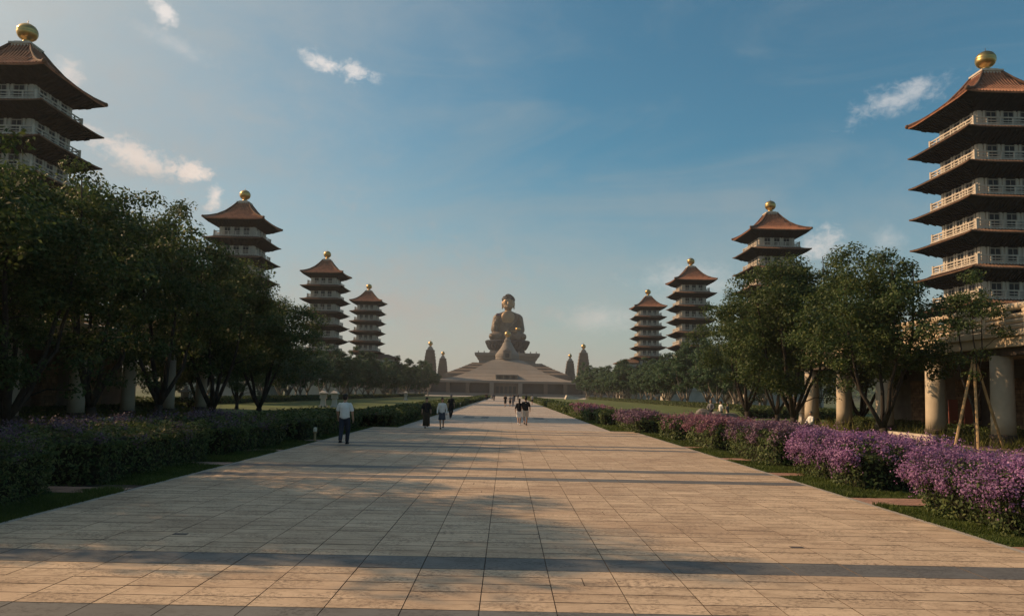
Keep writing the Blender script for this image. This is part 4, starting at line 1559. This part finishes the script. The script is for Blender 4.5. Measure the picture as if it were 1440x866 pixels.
# four stupas round the hall
def stupa(x, y, label, s=1.0):
    r = thing('stupa', (x, y, 0), label, 'stupa', 'stone stupas at the corners of the hall')
    r.scale = (s, s, s)
    pr = [(4.6, 0), (4.4, 9.4)]
    b = MB()
    b.squares([(6.0, 0), (6.0, 9.0)])
    b.build('plinth', M['hall'], r)
    z0, h0 = 9.0, 3.7
    b = MB()
    for k in range(9):
        hh = h0 * (1 - 0.012 * k - 0.0042 * k * k)
        b.squares([(hh, z0 + k * 1.85), (hh - .08, z0 + k * 1.85 + 1.5), (hh + .12, z0 + k * 1.85 + 1.55), (hh + .12, z0 + k * 1.85 + 1.848)])
    b.build('tower', M['hall_dark'], r)
    b = MB()
    b.squares([(1.9, 25.6), (1.5, 26.4), (1.55, 26.5), (0.8, 27.8)])
    b.build('cap', M['hall'], r)
    b = MB()
    b.lathe([(0.6, 27.7), (0.5, 28.2), (1.1, 28.7), (1.35, 29.5), (1.1, 30.3), (0.4, 30.8), (0.1, 31.0), (0.06, 31.8)], 14)
    b.build('finial', M['gold'], r, smooth=True)


stupa(-44.5, 431, 'taller looking stupa on the far left of the hall above the trees')
stupa(-46.5, 540, 'smaller looking stupa just left of the hall')
stupa(44.0, 431, 'taller looking stupa on the right of the hall above the trees')
stupa(45.5, 540, 'smaller looking stupa just right of the hall')

# ------------------------------------------------------------------ hills and far woods
hl = MB()
nx, ny = 60, 8
vs, fs = [], []
for j in range(ny + 1):
    for i in range(nx + 1):
        x = -1500 + 3000 * i / nx
        y = 900 + 900 * j / ny
        hgt = (34 + 22 * math.sin(x * 0.0053 + 0.6) + 12 * math.sin(x * 0.013 + 2.0)) * math.sin(PI * j / ny) ** 0.8
        hgt *= min(1.0, max(0.0, (abs(x + 10) - 60) / 220.0)) * (1.0 if x > 0 else 0.45)
        vs.append((x, y, max(0, hgt) - 0.5))
for j in range(ny):
    for i in range(nx):
        a = j * (nx + 1) + i
        fs.append((a, a + 1, a + nx + 2, a + nx + 1))
hl.add(vs, fs)
tag(hl.build('hills', M['hill'], smooth=True), kind='structure')
n = 9000
hx = rng.uniform(-700, 700, n)
hy = rng.uniform(620, 1250, n)
keep = (np.abs(hx) > 60)
hx, hy = hx[keep], hy[keep]
P = np.stack([hx, hy, np.zeros(len(hx))], 1)
hh = np.array([(34 + 22 * math.sin(a * 0.0053 + 0.6) + 12 * math.sin(a * 0.013 + 2.0)) * max(0, math.sin(PI * max(0, (c - 900)) / 900)) ** 0.8 *
               min(1.0, max(0.0, (abs(a + 10) - 60) / 220.0)) * (1.0 if a > 0 else 0.45) if c > 900 else 0.0 for a, c in zip(hx, hy)])
idx = np.repeat(np.arange(len(hx)), 9)
Q = P[idx] + rng.normal(0, 1, (len(idx), 3)) * np.array([3.2, 3.2, 3.0])
Q[:, 2] = np.abs(Q[:, 2]) * 1.6 + hh[idx] + rng.uniform(2, 9, len(idx))
V = leaf_quads(Q, np.tile(np.array([[0, -0.3, 1.0]]), (len(idx), 1)), 3.6, 0.8)
tag(link('distant_woods', quads_mesh('distant_woods', V, M['leaf_far'])), kind='stuff')


# ------------------------------------------------------------------ people
def person(x, y, rz, label, hgt=1.7, stride=0.25, top='c_white', bottom='c_navy', style='trousers', sleeves='short', hair='short',
           arms=(0.12, -0.15), detail=True, shoe='c_black', group=None, seated=False, bag=None, printed=False, wid=1.0):
    r = thing('person', (x, y, 0.004), label, 'person', group, rz)
    s = hgt / 1.72
    r.scale = (s * wid, s, s)
    vx = 0.011 if detail else 0.022
    # joints; the figure faces -Y in its own space
    hip = 0.90 if not seated else 0.42
    lean = 0.0
    pel = Vector((0, 0, hip))
    ch = Vector((0, -0.01, hip + 0.38))
    nk = Vector((0, 0.0, hip + 0.56))
    hd = Vector((0, -0.02, hip + 0.72))
    legs = []
    for sx, st_ in ((-1, stride), (1, -stride)):
        h_ = Vector((sx * 0.085, 0, hip - 0.02))
        if seated:
            kn = Vector((sx * 0.12, -0.42, hip + 0.02))
            an = Vector((sx * 0.12, -0.46, 0.09))
        else:
            bend = 0.05 if st_ > 0 else 0.12
            kn = Vector((sx * 0.09, -st_ * 0.52 - bend * 0.6, 0.48))
            an = Vector((sx * 0.06, -st_ + (0.10 if st_ < 0 else 0), 0.085 + (0.07 if st_ < 0 and stride else 0)))
        legs.append((h_, kn, an))
    armj = []
    for sx, sw in ((-1, arms[0]), (1, arms[1])):
        sh = Vector((sx * 0.18, 0.0, hip + 0.48))
        if seated:
            el = Vector((sx * 0.24, -0.10, hip + 0.24))
            wr = Vector((sx * 0.14, -0.30, hip + 0.14))
        else:
            el = Vector((sx * 0.245, -sw * 0.4 + 0.02, hip + 0.22))
            wr = Vector((sx * 0.255, -sw - 0.05, hip - 0.01))
        armj.append((sh, el, wr, sx))
    b = MB()
    b.ball(pel + Vector((0, 0, 0.02)), (0.155, 0.11, 0.13), 14, 10)
    cap(b, pel + Vector((0, 0, 0.1)), ch, 0.125, 0.135, 14)
    b.ball(ch + Vector((0, 0, 0.04)), (0.17, 0.105, 0.13), 14, 10)
    cap(b, nk + Vector((0, 0, -0.04)), nk + Vector((0, -0.01, 0.08)), 0.055, 0.05, 10)
    b.ball(hd + Vector((0, 0.01, 0.03)), (0.074, 0.092, 0.105), 16, 12)
    b.ball(hd + Vector((0, -0.03, -0.045)), (0.055, 0.06, 0.06), 12, 8)
    if detail:
        cap(b, hd + Vector((0, -0.09, 0.035)), hd + Vector((0, -0.108, 0.0)), 0.010, 0.016, 8)      # nose
        b.ball(hd + Vector((0, -0.088, -0.04)), (0.024, 0.010, 0.010), 8, 6)                        # mouth
        for sx in (-1, 1):
            b.ball(hd + Vector((sx * 0.076, 0.01, 0.01)), (0.012, 0.022, 0.032), 8, 6)              # ears
            b.ball(hd + Vector((sx * 0.032, -0.078, 0.048)), (0.02, 0.012, 0.008), 8, 6)            # brow over the eye
    for (h_, kn, an) in legs:
        cap(b, h_, kn, 0.085, 0.055, 12)
        cap(b, kn, an, 0.055, 0.036, 12)
        cap(b, an + Vector((0, 0.03, -0.045)), an + Vector((0, -0.13, -0.055)), 0.034, 0.028, 8)
    for (sh, el, wr, sx) in armj:
        cap(b, sh, el, 0.052, 0.040, 10)
        cap(b, el, wr, 0.040, 0.028, 10)
        d = (wr - el).normalized()
        pm = wr + d * 0.055
        b.ball(pm, (0.020, 0.038, 0.050), 10, 8)
        fw = Vector((0, -1, 0)) if abs(d.y) < 0.7 else Vector((0, 0, 1))
        if detail:
            for i_, (o_, ln) in enumerate(((0.028, 0.062), (0.009, 0.072), (-0.010, 0.066), (-0.028, 0.052))):
                f0 = pm + d * 0.035 + fw * o_
                f1 = f0 + d * ln * 0.55 + Vector((-sx * 0.006, 0, 0))
                f2 = f1 + d * ln * 0.45 + Vector((-sx * 0.016, 0, 0))
                cap(b, f0, f1, 0.0095, 0.0088, 7)
                cap(b, f1, f2, 0.0088, 0.0075, 7)
            cap(b, pm + fw * 0.034 - d * 0.01, pm + fw * 0.058 + d * 0.035 + Vector((-sx * .008, 0, 0)), 0.011, 0.009, 7)
    blob('body', b, M['skin'], 0.0075 if detail else vx, r, 2)
    # upper garment
    b = MB()
    b.ball(ch + Vector((0, 0, 0.03)), (0.192, 0.128, 0.165), 16, 12)
    cap(b, pel + Vector((0, 0, 0.08)), ch, 0.158, 0.160, 16)
    b.ball(pel + Vector((0, 0, 0.06)), (0.172, 0.128, 0.12), 14, 10)
    for (sh, el, wr, sx) in armj:
        e1 = sh.lerp(el, 0.72) if sleeves == 'short' else el
        cap(b, sh + Vector((-sx * 0.02, 0, 0)), e1, 0.070, 0.066, 12)
        if sleeves == 'long':
            cap(b, el, wr, 0.055, 0.042, 10)
    blob('shirt' if style != 'dress' else 'bodice', b, M[top], vx * 1.3, r, 3)
    if printed:
        q = MB()
        q.ball(ch + Vector((0.0, 0.118, 0.06)), (0.06, 0.016, 0.06), 10, 8)
        q.build('shirt_print', M['print'], r)
    # lower garment
    if style in ('trousers', 'shorts'):
        b = MB()
        b.ball(pel + Vector((0, 0, -0.0)), (0.166, 0.125, 0.12), 14, 10)
        for (h_, kn, an) in legs:
            cap(b, h_, kn if style == 'trousers' else h_.lerp(kn, 0.85), 0.100, 0.078 if style == 'trousers' else 0.092, 12)
            if style == 'trousers':
                cap(b, kn, an.lerp(kn, 0.08), 0.076, 0.062, 12)
        blob('trousers' if style == 'trousers' else 'shorts', b, M[bottom], vx * 1.3, r, 2)
    else:
        lo = 0.50 if style == 'skirt' else 0.12
        b = MB()
        n = 20
        rings = []
        for k, (z_, rx, ry) in enumerate(((hip + 0.12, 0.15, 0.115), (hip - 0.02, 0.178, 0.135), (hip - 0.2, 0.19, 0.15), ((hip + lo) / 2 - .1, 0.195, 0.165), (lo, 0.20, 0.19))):
            rings.append([((rx + 0.006 * k * math.sin(5 * a)) * math.cos(a), (ry + 0.006 * k * math.sin(5 * a)) * math.sin(a), z_)
                          for a in [2 * PI * j / n for j in range(n)]])
        b.loft(rings)
        b.build('skirt', M[bottom], r, smooth=True)
    # hair
    b = MB()
    b.ball(hd + Vector((0, 0.012, 0.066)), (0.085, 0.098, 0.084), 14, 10)
    b.ball(hd + Vector((0, 0.045, 0.0)), (0.078, 0.066, 0.085), 12, 8)
    if hair == 'long':
        cap(b, hd + Vector((0, 0.07, 0.0)), hd + Vector((0, 0.10, -0.24)), 0.072, 0.055, 10)
    if hair == 'bun':
        b.ball(hd + Vector((0, 0.06, 0.13)), 0.045, 10, 8)
    blob('hair', b, M['hair'] if hair != 'grey' else M['c_grey'], vx, r, 2)
    # shoes
    for (h_, kn, an) in legs:
        b = MB()
        cap(b, an + Vector((0, 0.035, -0.045)), an + Vector((0, -0.135, -0.055)), 0.042, 0.036, 10)
        b.box(an.x - 0.042, an.x + 0.042, an.y - 0.17, an.y + 0.075, an.z - 0.089, an.z - 0.06)
        b.build('shoe', M[shoe], r)
    if bag:
        sh, el, wr, sx = armj[bag]
        b = MB()
        b.ball(wr + Vector((sx * 0.05, 0.02, -0.22)), (0.09, 0.16, 0.19), 12, 8)
        b.tube([wr + Vector((sx * .03, 0.1, -0.08)), wr + Vector((0, 0.03, 0.02)), wr + Vector((sx * .03, -0.06, -0.08))], 0.012, 6)
        b.build('bag', M['c_beige'], r, smooth=True)
    return r


PW = 'people strolling on the avenue'
person(-5.95, 27.7, PI, 'man in white tee and dark trousers walking away on the left', 1.80, 0.20, 'c_white', 'c_navy', 'trousers', 'short', 'short', (0.0, 0.16), group=PW, wid=1.1)
person(-4.35, 41.0, 0.1, 'woman in long dark outfit carrying a pale bag', 1.62, 0.10, 'c_black', 'c_olive', 'dress', 'none', 'bun', (0.05, 0.05), group=PW, bag=0, shoe='c_black')
person(-3.45, 40.4, 0.0, 'woman in white cardigan and short denim skirt', 1.63, 0.12, 'c_white', 'c_denim', 'skirt', 'long', 'long', (0.05, -0.05), group=PW, shoe='c_black')
person(-4.2, 57.0, 0.2, 'person in black behind the woman in denim skirt', 1.74, 0.14, 'c_black', 'c_black', 'trousers', 'short', 'grey', (0.1, -0.1), group=PW)
person(0.82, 47.2, PI + .05, 'woman in black top and white shorts walking away beside a man', 1.62, 0.12, 'c_black', 'c_white', 'shorts', 'none', 'long', (0.1, -0.1), group=PW, shoe='c_white')
person(1.22, 47.2, PI, 'man in printed black tee and pale shorts walking away', 1.72, 0.16, 'c_black', 'c_beige', 'shorts', 'short', 'short', (0.1, -0.1), group=PW, printed=True, wid=1.1)
FAR = [(-0.15, 106, 'distant man in black with bare legs facing the camera', 1.72, 'c_black', 'c_black', 'shorts', 0),
       (0.55, 110, 'distant woman in grey top and black shorts', 1.62, 'c_grey', 'c_black', 'shorts', 0),
       (0.95, 109, 'distant person in grey next to the woman in black shorts', 1.72, 'c_grey', 'c_grey', 'trousers', 0),
       (1.9, 175, 'far dark figure right of the middle of the avenue', 1.7, 'c_black', 'c_navy', 'trousers', 0),
       (4.2, 160, 'far person in black near the right hedge end', 1.75, 'c_black', 'c_black', 'trousers', PI),
       (4.6, 134, 'far person in pale shirt and dark shorts by the right hedge', 1.7, 'c_beige', 'c_black', 'shorts', PI),
       (-4.9, 190, 'far dark figure by the left hedge end', 1.7, 'c_black', 'c_black', 'trousers', 0),
       (-7.0, 200, 'far couple member in black nearest the left hedge', 1.7, 'c_black', 'c_navy', 'trousers', 0),
       (-4.0, 210, 'far person in grey left of the middle of the avenue', 1.7, 'c_grey', 'c_black', 'trousers', 0),
       (-2.9, 175, 'tiny lone dark figure in the left middle of the avenue', 1.7, 'c_navy', 'c_black', 'trousers', 0),
       (3.3, 215, 'farthest dark figure in front of the gate pillar', 1.7, 'c_black', 'c_black', 'trousers', 0)]
for (px, py, lab, hg, tp, bt, sty, rz) in FAR:
    px = max(XL2 + .5, min(XR2 - .4, px))
    person(px, py, rz, lab, hg, 0.15, tp, bt, sty, 'short', 'short', (0.1, -0.1), detail=False, group=PW)
PL = 'people resting on the lawns'
person(14.75, 54.0, -0.6, 'man in grey sitting on the boulder on the right lawn', 1.7, 0, 'c_grey', 'c_navy', 'trousers', 'long', 'grey', detail=False, group=PL, seated=True).location.z = 0.55
person(16.6, 58.0, -1.3, 'person in white tee standing behind the boulders', 1.66, 0.1, 'c_white', 'c_black', 'trousers', 'short', 'short', detail=False, group=PL)
person(17.7, 60.0, 0.6, 'small person in patterned grey standing right of the boulders', 1.5, 0.1, 'c_grey', 'c_beige', 'shorts', 'short', 'short', detail=False, group=PL)
person(18.2, 44.8, -1.2, 'person in white hooded top sitting by the thick right tree', 1.68, 0, 'c_white', 'c_black', 'trousers', 'long', 'grey', detail=False, group=PL, seated=True)
person(-23.6, 41.0, -1.2, 'person in pale top sitting beside the left walkway column', 1.68, 0, 'c_grey', 'c_navy', 'trousers', 'long', 'short', detail=False, group=PL, seated=True).location.z = 0.05

# ------------------------------------------------------------------ haze
hz = MB()
hz.box(-2700, 2700, -300, 3500, -1.5, 82.0)
m = bpy.data.materials.new('haze')
m.use_nodes = True
t = NT(m.node_tree)
t.n.remove(t.n['Principled BSDF'])
pv_ = t.node('ShaderNodeVolumePrincipled')
pv_.inputs['Color'].default_value = (0.84, 0.84, 0.84, 1)
pv_.inputs['Density'].default_value = 0.0002
pv_.inputs['Anisotropy'].default_value = 0.25
t.l.new(pv_.outputs[0], t.n['Material Output'].inputs['Volume'])
tag(hz.build('haze', m), kind='stuff')
